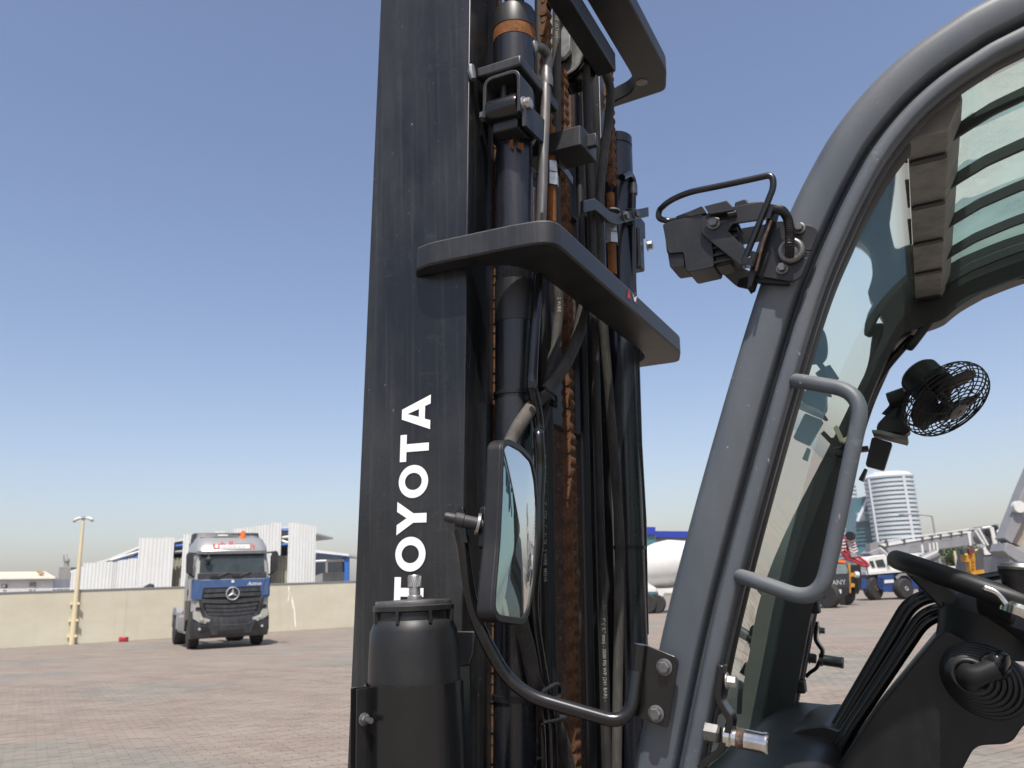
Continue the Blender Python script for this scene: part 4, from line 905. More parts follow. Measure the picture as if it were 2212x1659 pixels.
MAT['tyre'] = flat('tyre_rubber', (.022,.021,.02), .8, 0, .3, 6)
MAT['alloy'] = flat('wheel_metal', (.55,.55,.53), .3, .8)
MAT['lens'] = flat('headlamp_lens', (.34,.34,.30), .12)
MAT['amber'] = flat('amber_lens', (.75,.16,.01), .25)
MAT['redpaint'] = flat('red_paint', (.36,.022,.03), .5, 0, .15, 4)
MAT['redletter'] = flat('red_lettering', (.40,.03,.03), .5)
MAT['deepblue'] = flat('deep_blue_paint', (.015,.045,.16), .4, 0, .15, 2)
MAT['yellow'] = flat('yellow_paint', (.45,.21,.015), .5, 0, .15, 3)
MAT['whitepaint'] = flat('white_paint', (.58,.58,.56), .45, 0, .08, 1.5)
MAT['towerwhite'] = flat('white_tower_panels', (.50,.53,.56), .5, 0, .03, .1)
MAT['towerglass'] = flat('tower_glass', (.10,.17,.19), .2, 0, .15, .1)
MAT['tealglass'] = flat('teal_glass', (.05,.14,.17), .15, 0, .2, .1)
MAT['leaf'] = flat('tree_leaf', (.055,.085,.028), .7, 0, .5, 1.2)
MAT['bark'] = flat('bark', (.11,.08,.055), .9)
MAT['bluesign'] = flat('blue_fascia', (.012,.032,.30), .5, 0, .05, 1)
def bgp(pts, D, z=None): return [PD(q, D) for q in pts]
def slab(name, f, pts, D, thick, m, parent=None, bevel=0, r=0):
    p = bgp([f(*q) for q in pts], D)
    if r: p = roundpoly(p, r)
    return put(name, MB().prism(p, FH*thick), MAT[m] if isinstance(m, str) else m, parent, bevel=bevel, smooth=35)
def bar(name, f, pts, D, r, m, parent=None, seg=8): return put(name, MB().tube(bgp([f(*q) for q in pts], D), r, seg), MAT[m], parent, smooth=50)
def ground_dist(q): p = P(q, 2, 0); return p.dot(FH)
# ------------------------------------------------------------------ boundary wall
WH_ = 2.22
w0, w1 = WA - WD*25, WB + WD*2.2
WALL = put('boundary_wall', MB().prism([w0, w1, w1 - WN*.22, w0 - WN*.22], (0,0,WH_)), MAT['wall'], smooth=0, bevel=.01)
solo(WALL, 'long cream rendered boundary wall behind the parked truck', 'wall')
put('coping', MB().prism([w0+WN*.03+V(0,0,WH_+.002), w1+WN*.03+V(0,0,WH_+.002), w1-WN*.25+V(0,0,WH_+.002), w0-WN*.25+V(0,0,WH_+.002)], (0,0,.06)), MAT['coping'], WALL, smooth=0)
def on_wall(q):
    d = ray(q); k = (WA-CAM).dot(WN)/d.dot(WN); return CAM + d*k + WN*.004
for pts in ([(1800,645),(1808,690),(1795,740),(1788,735),(1797,690),(1790,650)], [(1815,700),(1826,740),(1836,800),(1842,900),(1834,895),(1828,800),(1812,740)], [(1660,760),(1672,800),(1668,840),(1660,820)]):
    me = MB().add([on_wall(zE(*q)) for q in pts], [tuple(range(len(pts)))]); put('plaster_patch', me, MAT['plaster'], WALL, smooth=0)
wp_ = MB()
for s in (4.6, 11.9, 19.4): wp_ = MB().box((-.02,-.012,0),(.02,.004,WH_)); o = put('wall_joint', wp_, MAT['wall'], WALL, smooth=0); o.matrix_local = Matrix.Translation(WA + WD*s + WN*.001) @ Matrix.Rotation(ANG,4,'Z')
# ------------------------------------------------------------------ lamp post by the wall
def lamp_post(name, base, h, r0, r1, label, arms=True, mat='cream2', tilt=0, group=None, heads=1.0):
    t_ = thing(name, label, 'lamp post', base, group)
    pole = put('pole', MB().tube([base, base+V(0,0,h*.25)+RT*tilt*.25, base+V(0,0,h)+RT*tilt], [r0,r0*.9,r1], 14), MAT[mat], t_, smooth=60)
    top = base + V(0,0,h) + RT*tilt
    if arms:
        put('cap', MB().lathe([(.04,-.08),(.09,-.05),(.10,.02),(.06,.07),(0,.09)], top, (0,0,1), 14, caps=False), MAT['galv'], t_)
        for s in (-1, 1):
            pth = spline([top + RT*s*.06, top + RT*s*.22 + V(0,0,.0), top + RT*s*.40 + V(0,0,-.09)], 4)
            a_ = put('arm', MB().tube(pth, [.03,.04,.05,.06,.065,.07,.075,.07,.05][:len(pth)], 10), MAT['whitepaint'], t_, smooth=60)
            put('lamp_glass', MB().lathe([(.07,0),(.055,.04),(0,.05)], pth[-1]+V(0,0,-.03), V(s*.4*RT.x,s*.4*RT.y,-1), 12, caps=False), MAT['lens'], a_)
    return t_
lb = P(zE(450,1012),2,0); lb = lb - WN*((lb-WA).dot(WN) - .135); Dp = lb.dot(FH)
top = PD(zE(522,222), Dp)
LPOST = lamp_post('lamp_post', lb, top.z, .12, .06, 'cream tapered lamp post with two white arms by the wall', group='cream lamp posts')
LPOST.rotation_euler = (0,0,0)
for zz in (.35, 1.0, 1.7): put('wall_bracket', MB().box((-.22,-.05,zz-.05),(.22,.05,zz+.05)).mesh('wall_bracket',0), MAT['cream2'], LPOST).matrix_local = Matrix.Rotation(YAW,4,'Z')
# red crate at the foot of the wall
rp = P(zE(760,993),2,0); Dr = rp.dot(FH)
RC = thing('red_crate', 'small red plastic crate on the paving at the wall foot', 'crate', rp)
cr_ = [(738,966),(745,962),(752,968),(770,966),(776,962),(783,965),(783,992),(739,995)]
fp_ = bgp([zE(*q) for q in cr_], Dr); zmin = min(p.z for p in fp_); fp_ = [p - V(0,0,zmin-.0) for p in fp_]
put('crate_body', MB().prism(fp_, FH*.25), MAT['redpaint'], RC, bevel=.01)
put('crate_rib', MB().prism(bgp([zE(*q) for q in [(741,975),(781,973),(781,978),(741,980)]], Dr-.02), FH*.02), MAT['redpaint'], RC)
# ------------------------------------------------------------------ low building, tower and railing at the far left
LBH = thing('low_building', 'low white cabin with beige roof beyond the wall', 'building', PD(zW(300,1100), 62)*1.0)
LBH.location.z = 0; ORIG[LBH.name] = LBH.location.copy()
pw = bgp([zW(*q) for q in [(-300,950),(660,945),(655,1300),(-300,1300)]], 62); pw[2].z = 0; pw[3].z = 0
put('wall', MB().prism(pw, FH*8), MAT['whitepaint'], LBH, smooth=0)
rf = [PD(zW(-300,945),61.7), PD(zW(700,930),61.7), PD(zW(565,855),66), PD(zW(-300,862),66)]
put('roof', MB().prism(rf, (0,0,-.12)), MAT['roofbeige'], LBH, smooth=0)
put('roof_edge', MB().prism(bgp([zW(*q) for q in [(-300,935),(695,925),(690,945),(-300,955)]], 61.6), FH*.1), MAT['whitepaint'], LBH)
put('roof_hatch', MB().prism([PD(zW(455,862),63.8), PD(zW(500,858),63.8), PD(zW(555,890),62.8), PD(zW(505,896),62.8)], (0,0,.12)), flat('hatch_brown',(.30,.19,.12)), LBH)
slab('door', zW, [(368,990),(440,988),(425,1110),(358,1112)], 61.9, .1, 'block', LBH)
slab('window', zW, [(22,1015),(80,1013),(78,1060),(22,1062)], 61.9, .1, 'truckglass', LBH)
slab('fan_unit', zW, [(30,1020),(66,1018),(64,1055),(30,1057)], 61.8, .1, 'block', LBH)
TW = thing('domed_tower', 'hazy grey block tower with a small dome far behind the wall', 'tower', V(*PD(zW(800,1100),170)[:2],0))
tp = bgp([zW(*q) for q in [(735,800),(885,800),(870,1080),(725,1080)]], 170); tp[2].z = 0; tp[3].z = 0
put('shaft', MB().prism(tp, FH*6), MAT['block'], TW, smooth=0)
dc = PD(zW(825,790),172); sc = 170/F_PX*IW/4032/3.16
put('drum', MB().lathe([(34*sc,0),(30*sc,20*sc),(26*sc,50*sc),(36*sc,58*sc),(34*sc,80*sc),(22*sc,98*sc),(4*sc,106*sc),(3*sc,150*sc)], dc, (0,0,1), 20), MAT['block'], TW)
put('antenna', MB().tube([PD(zW(795,720),170), PD(zW(795,650),170)], .12, 6), MAT['block'], TW)
RL = thing('railing', 'thin pale steel railing above the wall at far left', 'railing', V(*PD(zW(200,1130),48)[:2],0))
for x in range(-60, 900, 95): put('post', MB().tube([PD(zW(x,1068),48), V(*PD(zW(x,1068),48)[:2],0)], .035, 6), MAT['whitepaint'], RL)
for y in (1075, 1112): put('rail', MB().tube([PD(zW(-300,y+5),48), PD(zW(900,y-8),48)], .03, 6), MAT['whitepaint'], RL)
# ------------------------------------------------------------------ warehouse with torn cladding
DW = 58
WHS = thing('warehouse', 'white corrugated warehouse with torn cladding and open blue frame', 'building', V(*PD(zE(1000,650),DW)[:2],0))
def sheet(x0, x1, ya, yb, D=DW, bot=None, m='clad', name='cladding_sheet'):
    n = max(3, int((x1-x0)/22)); rows = [[],[]]
    for i in range(n*4+1):
        x = x0 + (x1-x0)*i/(n*4); y = ya + (yb-ya)*i/(n*4); dep = (0,0,.09,.09)[i % 4]
        p = PD(zE(x,y), D); q = p + FH*dep; rows[0].append(q)
        if bot is None: rows[1].append(V(q.x,q.y,0))
        else: b_ = PD(zE(x,bot), D) + FH*dep; rows[1].append(V(q.x,q.y,b_.z))
    o = put(name, MB().grid(rows), MAT[m], WHS, smooth=0); s_ = o.modifiers.new('thick','SOLIDIFY'); s_.thickness = .02
for a in ((445,522,556,528),(522,612,500,498),(612,700,496,490),(700,735,495,492),(735,800,485,478),(800,868,474,468),(868,945,345,343),(945,1015,346,345),(1015,1086,342,340),(1143,1222,322,320),(1222,1340,320,316),(1340,1400,302,301),(1400,1456,316,312),(1456,1520,286,284),(1520,1580,279,277),(1580,1632,271,269),(1632,1690,263,261),(1797,1860,249,252),(1860,1915,256,260),(1915,1967,266,270)):
    sheet(*a)
sheet(1690,1752,248,248, bot=452)
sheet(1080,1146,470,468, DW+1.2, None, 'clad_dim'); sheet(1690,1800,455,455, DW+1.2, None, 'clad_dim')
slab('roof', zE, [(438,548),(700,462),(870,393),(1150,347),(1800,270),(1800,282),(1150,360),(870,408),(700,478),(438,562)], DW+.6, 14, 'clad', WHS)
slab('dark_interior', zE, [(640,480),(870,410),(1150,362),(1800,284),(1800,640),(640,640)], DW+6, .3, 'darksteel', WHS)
for a, b_, m in (((690,486),(870,430),'whitepaint'), ((720,500),(866,462),'bluesteel'), ((760,500),(865,440),'darksteel'), ((1075,400),(1150,390),'bluesteel'), ((1075,435),(1150,428),'grey'), ((1745,300),(1800,296),'bluesteel'), ((1745,345),(1800,338),'whitepaint'), ((1745,390),(1800,383),'bluesteel'), ((1745,360),(1790,375),'whitepaint')):
    bar('frame_beam', zE, [a, b_], DW+.35, .12, m, WHS, 6)
SH = thing('open_shed', 'open shed with blue steel post and dark interior behind the wall', 'building', V(*PD(zE(2060,650),52)[:2],0))
slab('roof', zE, [(1963,418),(2170,444),(2172,458),(1963,436)], 52, 10, 'clad', SH)
slab('fascia', zE, [(1965,437),(2168,459),(2168,466),(1965,447)], 52.1, .2, 'bluesteel', SH)
pp = bgp([zE(*q) for q in [(2143,462),(2170,460),(2166,640),(2148,640)]], 52.2); pp[2].z = 0; pp[3].z = 0
put('post', MB().prism(pp, FH*.3), MAT['bluesteel'], SH)
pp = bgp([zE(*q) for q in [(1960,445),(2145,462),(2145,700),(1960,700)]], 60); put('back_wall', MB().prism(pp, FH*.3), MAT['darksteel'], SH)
pp = bgp([zE(*q) for q in [(1960,580),(2010,562),(2140,556),(2140,700),(1960,700)]], 54); pp[3].z = 0; pp[4].z = 0
put('block_wall', MB().prism(pp, FH*.2), MAT['block'], SH)
for x in (2025,2085): slab('column', zE, [(x,485),(x+14,486),(x+14,640),(x,640)], 56, .3, 'block', SH)
bar('tie_beam', zE, [(1965,490),(2140,484)], 55, .09, 'whitepaint', SH, 6)
# junk lying on the wall top: bent sheet and pipe
JK = thing('scrap_bumper', 'bent white bumper scrap lying along the wall top', 'scrap', V(*PD(zE(860,655),39.6)[:2],0))
slab('bent_sheet', zE, [(805,665),(820,648),(870,642),(925,632),(935,625),(945,640),(942,665),(925,668),(900,655),(870,668)], 42, .3, 'whitepaint', JK)
slab('dark_end', zE, [(880,662),(900,645),(930,628),(945,640),(942,665)], 41.9, .3, 'darksteel', JK)
bar('leg', zE, [(860,668),(862,700)], 42.1, .05, 'grey', JK)
for o in JK.children: pass
# ------------------------------------------------------------------ parked truck
tb = (P(zT(375,1580),2,0) + P(zT(1180,1552),2,0))/2
los = V(tb.x,tb.y,0).normalized(); td = Matrix.Rotation(rad(9.5),3,'Z') @ los; tr_ = V(td.y,-td.x,0)
TS = 1.055
TRK = thing('parked_truck', 'dark blue and silver lorry tractor parked by the cream wall', 'truck', tb)
TM = Matrix(((tr_.x*TS,td.x*TS,0,tb.x),(tr_.y*TS,td.y*TS,0,tb.y),(0,0,TS,0),(0,0,0,1)))      # x right as seen from the front, y backwards
def tk(name, mb, m, parent=None, bevel=0, smooth=35, **k): return put(name, mb, MAT[m], parent or TRK, xf=TM, bevel=bevel, smooth=smooth, **k)
def loft(secs):
    n = len(secs[0]); v = [p for s in secs for p in s]; f = []
    for i in range(len(secs)-1):
        for k in range(n): f.append((i*n+k, i*n+(k+1)%n, i*n+n+(k+1)%n, i*n+n+k))
    return MB().add(v, f + [tuple(range(n)), tuple(range((len(secs)-1)*n, len(secs)*n))])
def rr(w, y0, y1, z, c=.18): return [(-w,y1,z),(-w,y0+c,z),(-w+c*.35,y0+c*.35,z),(-w+c,y0,z),(w-c,y0,z),(w-c*.35,y0+c*.35,z),(w,y0+c,z),(w,y1,z)]
CABB = tk('cab', loft([rr(1.22,.02,2.2,.95),rr(1.23,.0,2.2,2.15),rr(1.22,.05,2.2,2.4),rr(1.17,.24,2.2,3.02)]), 'truckwhite', smooth=30, bevel=.02)
tk('cab_roof', loft([rr(1.19,.20,2.2,3.02,.2),rr(1.18,.28,2.2,3.25,.28),rr(1.10,.62,2.2,3.55,.3),rr(1.0,1.0,2.2,3.68,.3)]), 'silver', CABB, smooth=50)
tk('roof_deflector', loft([rr(1.13,1.35,2.25,3.5,.15),rr(1.10,1.5,2.25,3.82,.15)]), 'truckblack', CABB, bevel=.02)
tk('sun_visor', MB().prism([(-1.12,.10,3.02),(1.12,.10,3.02),(1.12,.22,3.12),(-1.12,.22,3.12)], (0,.1,.02)), 'truckblack', CABB)
tk('windscreen', MB().add([(-1.05,.035,2.40),(1.05,.035,2.40),(1.02,.215,3.02),(-1.02,.215,3.02),(-1.05,.06,2.40),(1.05,.06,2.40),(1.02,.24,3.02),(-1.02,.24,3.02)], [(0,1,2,3),(0,1,5,4),(1,2,6,5),(2,3,7,6),(3,0,4,7)]), 'truckglass')
tk('screen_base', MB().prism([(-1.1,.0,2.20),(1.1,.0,2.20),(1.1,.02,2.40),(-1.1,.02,2.40)], (0,.06,0)), 'truckblack', bevel=.01)
tk('bonnet_panel', MB().prism(roundpoly([(-1.18,-.02,1.62),(-.93,-.045,1.62),(-.90,-.05,1.92),(.90,-.05,1.92),(.93,-.045,1.62),(1.18,-.02,1.62),(1.21,-.02,2.22),(.93,-.035,2.18),(-.93,-.035,2.18),(-1.21,-.02,2.22)], .02), (0,.08,0)), 'blue', bevel=.015)
for s in (-1, 1): tk('corner_panel', MB().prism([(s*1.17,-.03,1.56),(s*1.255,.10,1.60),(s*1.255,.10,2.2),(s*1.16,-.03,2.22),(s*1.00,-.05,2.16),(s*.93,-.05,1.60)], (0,.05,0)), 'blue', bevel=.015)
GRL = tk('grille', MB().prism([(-.92,-.03,.98),(.92,-.03,.98),(.92,-.05,1.92),(-.92,-.05,1.92)], (0,.05,0)), 'black')
for z, w, dz in ((1.83,.90,.055),(1.68,.90,.055),(1.52,.93,.06),(1.36,.84,.05),(1.24,.80,.05),(1.12,.74,.05)):
    bow = .05 if z < 1.6 else 0.0
    pts = [(w*s/6.0, -.10-.03*(1-(s/6.0)**2), z-bow*(1-(s/6.0)**2)) for s in range(-6,7)]
    mb = MB(); v = []; f = []
    for p_ in pts:
        for a, b_ in ((-.0,-dz),(.035,-dz),(.05,dz),(.015,dz)): v.append((p_[0],p_[1]+a,p_[2]+b_))
    for i in range(len(pts)-1):
        for q in range(4): f.append((i*4+q,i*4+(q+1)%4,i*4+4+(q+1)%4,i*4+4+q))
    tk('grille_slat', mb.add(v,f+[(0,1,2,3),tuple(range(len(v)-4,len(v)))]), 'truckblack', GRL)
for s in (-1, 1): tk('grille_frame', MB().prism([(s*.93,-.10,1.60),(s*.80,-.10,1.05),(s*.62,-.10,.94),(s*.60,-.10,.86),(s*.90,-.10,1.02),(s*1.05,-.10,1.58)], (0,.08,0)), 'truckblack', GRL, bevel=.01)
sy = -.155; sz = 1.72
EM = tk('emblem_ring', MB().tube([(.2*math.cos(w),sy,sz+.2*math.sin(w)) for w in np.linspace(0,2*math.pi,36,endpoint=False)], .022, 8, closed=True), 'alloy')
tk('emblem_disc', MB().lathe([(.19,0),(.19,.02)], (0,sy+.015,sz), (0,1,0), 32), 'truckblack', EM)
for k in range(3):
    w = math.pi/2 + 2*math.pi*k/3; d = V(math.cos(w),0,math.sin(w)); p_ = V(-d.z,0,d.x); c0 = V(0,sy-.012,sz)
    tk('emblem_ray', MB().add([c0+p_*.045,c0-p_*.045,c0+d*.19,c0-V(0,.03,0)], [(0,2,3),(1,3,2),(0,3,1)]), 'alloy', EM, smooth=0)
tk('small_badge', MB().lathe([(.05,0),(.05,.01)], (0,-.058,2.11), (0,-1,0), 16), 'whitepaint')
def ttext(body, x, z, y, size, m, shear=0, bold=.0):
    me = text_mesh(body, size, 0, bold)
    for v_ in me.vertices: v_.co = (x + v_.co.x + shear*v_.co.y, y, z + v_.co.y)
    return put('lettering', me, MAT[m], TRK, xf=TM, smooth=0)
ttext('Actros', .48, 1.97, -.058, .16, 'whitepaint', .25, .003)
# bumper
BMP = tk('bumper', loft([rr(1.22,-.10,.5,.34,.2),rr(1.25,-.16,.6,.55,.2),rr(1.25,-.12,.6,.95,.2),rr(1.24,-.04,.5,1.2,.2)]), 'truckblack', smooth=40, bevel=.015)
tk('bumper_lip', MB().prism(roundpoly([(-.62,-.19,.44),(.62,-.19,.44),(.80,-.19,.86),(.68,-.19,.86),(.55,-.19,.74),(-.55,-.19,.74),(-.68,-.19,.86),(-.80,-.19,.86)], .02), (0,.06,0)), 'truckblack', BMP, bevel=.01)
tk('lower_grille', MB().box((-.55,-.175,.60),(.55,-.12,.73)), 'black', BMP)
tk('number_plate', MB().box((-.42,-.205,.43),(.42,-.185,.58)), 'black', BMP, bevel=.005)
for s in (-1, 1):
    hl = [(s*1.20,-.115,1.18),(s*.98,-.15,1.18),(s*.90,-.165,1.00),(s*.66,-.17,.92),(s*.70,-.17,.78),(s*.98,-.155,.84),(s*1.19,-.12,.98)]
    h_ = tk('headlight', MB().prism(hl, (0,.05,0)), 'lens', bevel=.01)
    tk('reflector', MB().lathe([(.075,0),(.06,-.02),(0,-.03)], (s*.92,-.17,.93), (0,1,0), 16, caps=False), 'alloy', h_)
    tk('indicator', MB().box((s*1.12,-.13,1.22),(s*.95,-.09,1.33)), 'black', h_)
    tk('fog_light', MB().lathe([(.045,0),(.04,-.012),(0,-.016)], (s*.98,-.178,.64), (0,1,0), 16, caps=False), 'lens')
    tk('bumper_slot', MB().box((s*.66,-.172,.57),(s*.92,-.15,.71)), 'black', BMP)
    mr = tk('mirror', MB().prism(roundpoly([(s*1.26,-.06,2.35),(s*1.46,-.02,2.42),(s*1.48,-.02,3.0),(s*1.42,-.02,3.1),(s*1.27,-.06,3.08)], .04), (0,.16,0)), 'truckblack', bevel=.025, smooth=40)
    tk('mirror_arm', MB().tube([(s*1.15,.25,3.05),(s*1.36,.05,3.06)], .03, 8).tube([(s*1.18,.2,2.28),(s*1.36,.05,2.38)], .03, 8), 'truckblack', mr)
    wpr = tk('wiper', MB().tube([(s*.35-.2,-.03,2.26),(s*.35+.25,-.005,2.42)], .018, 6).box((s*.35-.35,-.05,2.22),(s*.35-.05,-.01,2.30)), 'black')
tk('kerb_mirror', MB().tube([(-.95,.20,2.98),(-.80,.02,3.02),(-.78,-.02,2.92)], .02, 6).lathe([(.02,0),(.11,.05),(.11,.12),(.05,.15)], (-.80,-.02,2.92), (0,0,-1), 14), 'truckblack')
tk('side_window', MB().box((-1.232,.45,2.28),(-1.205,1.2,2.95)), 'truckglass')
tk('door_gap', MB().box((-1.236,1.32,1.1),(-1.22,1.335,3.0)), 'black')
tk('door_handle', MB().box((-1.25,1.1,1.72),(-1.22,1.25,1.92)), 'black')
tk('step_panel', MB().prism([(-1.26,.42,.95),(-1.26,1.5,.95),(-1.26,1.6,1.55),(-1.26,.3,1.55)], (.08,0,0)), 'truckblack', bevel=.02)
tk('front_fender', MB().prism([(-1.25,.3,1.0),(-1.25,1.55,1.0),(-1.25,1.62,.55),(-1.25,1.45,.55),(-1.25,1.25,.92),(-1.25,.6,.92),(-1.25,.42,.5),(-1.25,.25,.5)], (.2,0,0)), 'truckblack')
BE = tk('beacon', MB().lathe([(.085,0),(.085,.03),(.075,.05),(.075,.18),(.04,.22),(0,.225)], (.40,.75,3.62), (0,0,1), 18, caps=False), 'amber')
tk('beacon_foot', MB().box((.26,.66,3.50),(.46,.9,3.62)), 'amber', BE, bevel=.02)
tk('air_horn', MB().box((-.35,1.2,3.66),(-.02,1.35,3.74)), 'whitepaint', bevel=.02)
for a in ((-1.05,1.05),): tk('roof_rail', MB().tube([(-.98,.9,3.62),(-.3,.78,3.64),(.98,.9,3.62)], .02, 6), 'truckblack')
# lettering and white sticker on the roof front (follows its slope)
def roofpt(x, s):
    z = 3.20 + s*.33; y = .2 + .08*(z-3.02)/.23 if z < 3.25 else .28 + .34*(z-3.25)/.3
    return V(x, y, z)
def rtext(body, x, s0, size, m, bold=.0, sh=.0, lift=.005):
    me = text_mesh(body, size, 0, bold)
    for v_ in me.vertices: t_ = v_.co.y/.45; q = roofpt(x + v_.co.x + sh*v_.co.y, s0 + t_*.95); v_.co = q + V(0,-lift*3,lift)
    put('lettering', me, MAT[m], CABB, xf=TM, smooth=0)
def rmarks(x0, s0, w, h, n):                                  # small lettering too faint to read in the photograph
    mb = MB()
    for i in range(n):
        xx = x0 + w*i/n; ww = w/n*(.35 + .4*((i*7) % 3)/2); hh = h*(1.0 if i % 4 else 1.5)/.33
        q = [roofpt(xx, s0), roofpt(xx+ww, s0), roofpt(xx+ww+.015, s0+hh), roofpt(xx+.015, s0+hh)]
        mb.add([p + V(0,-.03,0) for p in q], [(0,1,2,3)])
    put('lettering', mb, MAT['grey'], CABB, xf=TM, smooth=0)
rtext('U', -.66, .0, .36, 'redletter', .012, .12); rtext('b', -.38, .28, .30, 'redletter', .01, .12); rtext('ll', -.12, .28, .32, 'redletter', .012, .12)
rtext('n', .56, .0, .34, 'redletter', .012, .12); rmarks(.06, .52, .62, .07, 13)
STK = tk('white_sticker', MB().add([roofpt(-.42,-.02)+V(0,-.02,0), roofpt(.56,-.02)+V(0,-.02,0), roofpt(.56,.15)+V(0,-.025,0), roofpt(-.42,.15)+V(0,-.025,0), roofpt(.56,.42)+V(0,-.02,0), roofpt(-.42,.42)+V(0,-.02,0)], [(0,1,2,3),(3,2,4,5)]), 'whitepaint', CABB, smooth=0)
rmarks(-.36, .13, .8, .055, 16)
# wheels, tank and rear
def truck_wheel(x, y, r, w):
    t_ = tk('wheel', MB().lathe([(r*.62,0),(r*.9,0),(r,w*.15),(r,w*.85),(r*.9,w),(r*.62,w)], (x,y,r), (1,0,0), 32), 'tyre', smooth=40)
    tk('rim', MB().lathe([(0,.07),(r*.22,.05),(r*.3,.10),(r*.55,.12),(r*.62,.02),(r*.62,w-.02),(r*.5,w-.12),(0,w-.1)], (x,y,r), (1,0,0), 28, caps=False), 'alloy', t_, smooth=40)
for s in (-1, 1): truck_wheel(-1.20 if s < 0 else .87, .98, .52, .33)
for s in (-1, 1): truck_wheel(-1.24 if s < 0 else .64, 4.6, .52, .60)
tk('chassis', MB().box((-.45,.4,.62),(-.3,5.4,.95)).box((.3,.4,.62),(.45,5.4,.95)).box((-.8,.7,.45),(.8,1.2,.7)), 'truckblack')
tk('axle_housing', MB().lathe([(.12,-.9),(.3,-.1),(.3,.1),(.12,.9)], (0,4.6,.52), (1,0,0), 16), 'truckblack')
for s in (-1, 1): tk('rear_fender', MB().prism([(s*1.25,3.85,.55),(s*1.25,3.90,1.15),(s*1.25,4.2,1.32),(s*1.25,5.0,1.32),(s*1.25,5.3,1.15),(s*1.25,5.35,.6),(s*1.25,5.2,.6),(s*1.25,5.15,1.05),(s*1.25,4.0,1.05),(s*1.25,4.0,.55)], (-s*.62,0,0)), 'grey', bevel=.015)
tk('fuel_tank', MB().prism(roundpoly([(-1.24,1.9,.45),(-1.24,1.9,1.05),(-.6,1.9,1.05),(-.6,1.9,.45)], .1), (0,1.6,0)), 'grey')
tk('cab_back', MB().box((-1.15,2.2,.95),(1.15,2.3,3.5)), 'truckblack')
tk('tail_light', MB().box((-1.2,2.6,1.1),(-1.1,2.7,1.2)), 'redpaint')
# ================================================================== right-hand background
# concrete mixer
mp_ = P(zX(720,1350),2,0); DM = mp_.dot(FH)
MIX = thing('concrete_mixer', 'white concrete mixer truck standing between mast and front pillar', 'mixer truck', mp_)
ms = DM/F_PX*IW/4032/3.6875                                  # metres per zoom pixel here
dc = PD(zX(860,640), DM+1.3); ax = (RT*.97 + UP*.16).normalized()
dr = MIX
put('drum', MB().lathe([(120*ms,-560*ms),(200*ms,-420*ms),(290*ms,-240*ms),(330*ms,-60*ms),(335*ms,80*ms),(330*ms,160*ms),(260*ms,420*ms),(150*ms,640*ms),(120*ms,660*ms)], dc, ax, 40), MAT['whitepaint'], MIX, smooth=25)
put('chassis', MB().prism(bgp([zX(*q) for q in [(250,985),(760,985),(760,1030),(250,1040)]], DM), FH*2.4), MAT['whitepaint'], MIX)
slab('mudguard', zX, [(755,985),(1400,975),(1400,1120),(1100,1130),(1080,1050),(870,1050),(830,1120),(800,1110)], DM-.05, .4, 'whitepaint', MIX)
slab('drum_cradle', zX, [(600,860),(640,900),(760,985),(600,985)], DM+.2, 1.8, 'whitepaint', MIX)
slab('cab', zX, [(1150,420),(1500,400),(1520,1080),(1150,1080)], DM, 2.4, 'whitepaint', MIX)
for x in (470, 610, 745, 1240):
    c = PD(zX(x,1205), DM); r_ = c.z - .0
    t_ = put('wheel', MB().lathe([(r_*.6,0),(r_*.9,0),(r_,.06),(r_,.26),(r_*.9,.32),(r_*.6,.32)], V(c.x,c.y,r_), (FH*.93+RT*.35), 28), MAT['tyre'], MIX)
    put('rim', MB().lathe([(0,.06),(r_*.3,.0),(r_*.5,.10),(r_*.6,.02),(r_*.6,.2)], V(c.x,c.y,r_), (FH*.93+RT*.35), 24, caps=False), MAT['alloy'], t_)
# building with blue fascia
BB = thing('blue_fascia_building', 'building with bright blue fascia behind the mixer drum', 'building', V(*PD(zX(800,300),95)[:2],0))
pw = bgp([zX(*q) for q in [(200,205),(742,210),(742,330),(200,330)]], 94); pw[2].z = 0; pw[3].z = 0
put('green_wall', MB().prism(pw, FH*8), MAT['tealglass'], BB, smooth=0)
pw = bgp([zX(*q) for q in [(742,248),(1300,240),(1300,330),(742,330)]], 95); pw[2].z = 0; pw[3].z = 0
put('grey_wall', MB().prism(pw, FH*8), MAT['block'], BB, smooth=0)
slab('fascia', zX, [(200,85),(740,92),(740,205),(200,200)], 93.7, 1, 'bluesign', BB)
slab('fascia', zX, [(745,150),(1300,155),(1300,250),(745,243)], 94.7, 1, 'bluesign', BB)
# ------------------------------------------------------------------ dark truck with a crane on it
bp_ = P(zR(150,1450),2,0); DT = bp_.dot(FH)
DTK = thing('dark_truck', 'dark lorry with amber roof light parked left of the blue crane', 'truck', bp_)
cabp = [(120,975),(250,955),(350,960),(385,1060),(392,1200),(385,1290),(330,1320),(180,1330),(120,1330)]
slab('cab', zR, cabp, DT, 2.3, flat('charcoal_paint',(.022,.026,.034),.4), DTK, bevel=.05)
slab('windscreen', zR, [(245,985),(345,985),(372,1062),(355,1088),(245,1090)], DT-.03, .05, flat('pale_screen',(.16,.20,.20),.1), DTK)
slab('roof_light', zR, [(268,945),(345,950),(345,975),(268,970)], DT-.05, .5, 'amber', DTK)
slab('number_plate', zR, [(232,1258),(300,1252),(300,1294),(232,1300)], DT-.06, .05, 'whitepaint', DTK)
slab('bumper', zR, [(180,1240),(385,1225),(388,1290),(340,1322),(180,1332)], DT-.02, .3, 'black', DTK)
me = text_mesh('ANY', .34, .004, .006); o_ = PD(zR(205,1205), DT-.05)
for v_ in me.vertices: v_.co = o_ + RT*v_.co.x + UP*v_.co.y
put('lettering', me, MAT['whitepaint'], DTK, smooth=0)
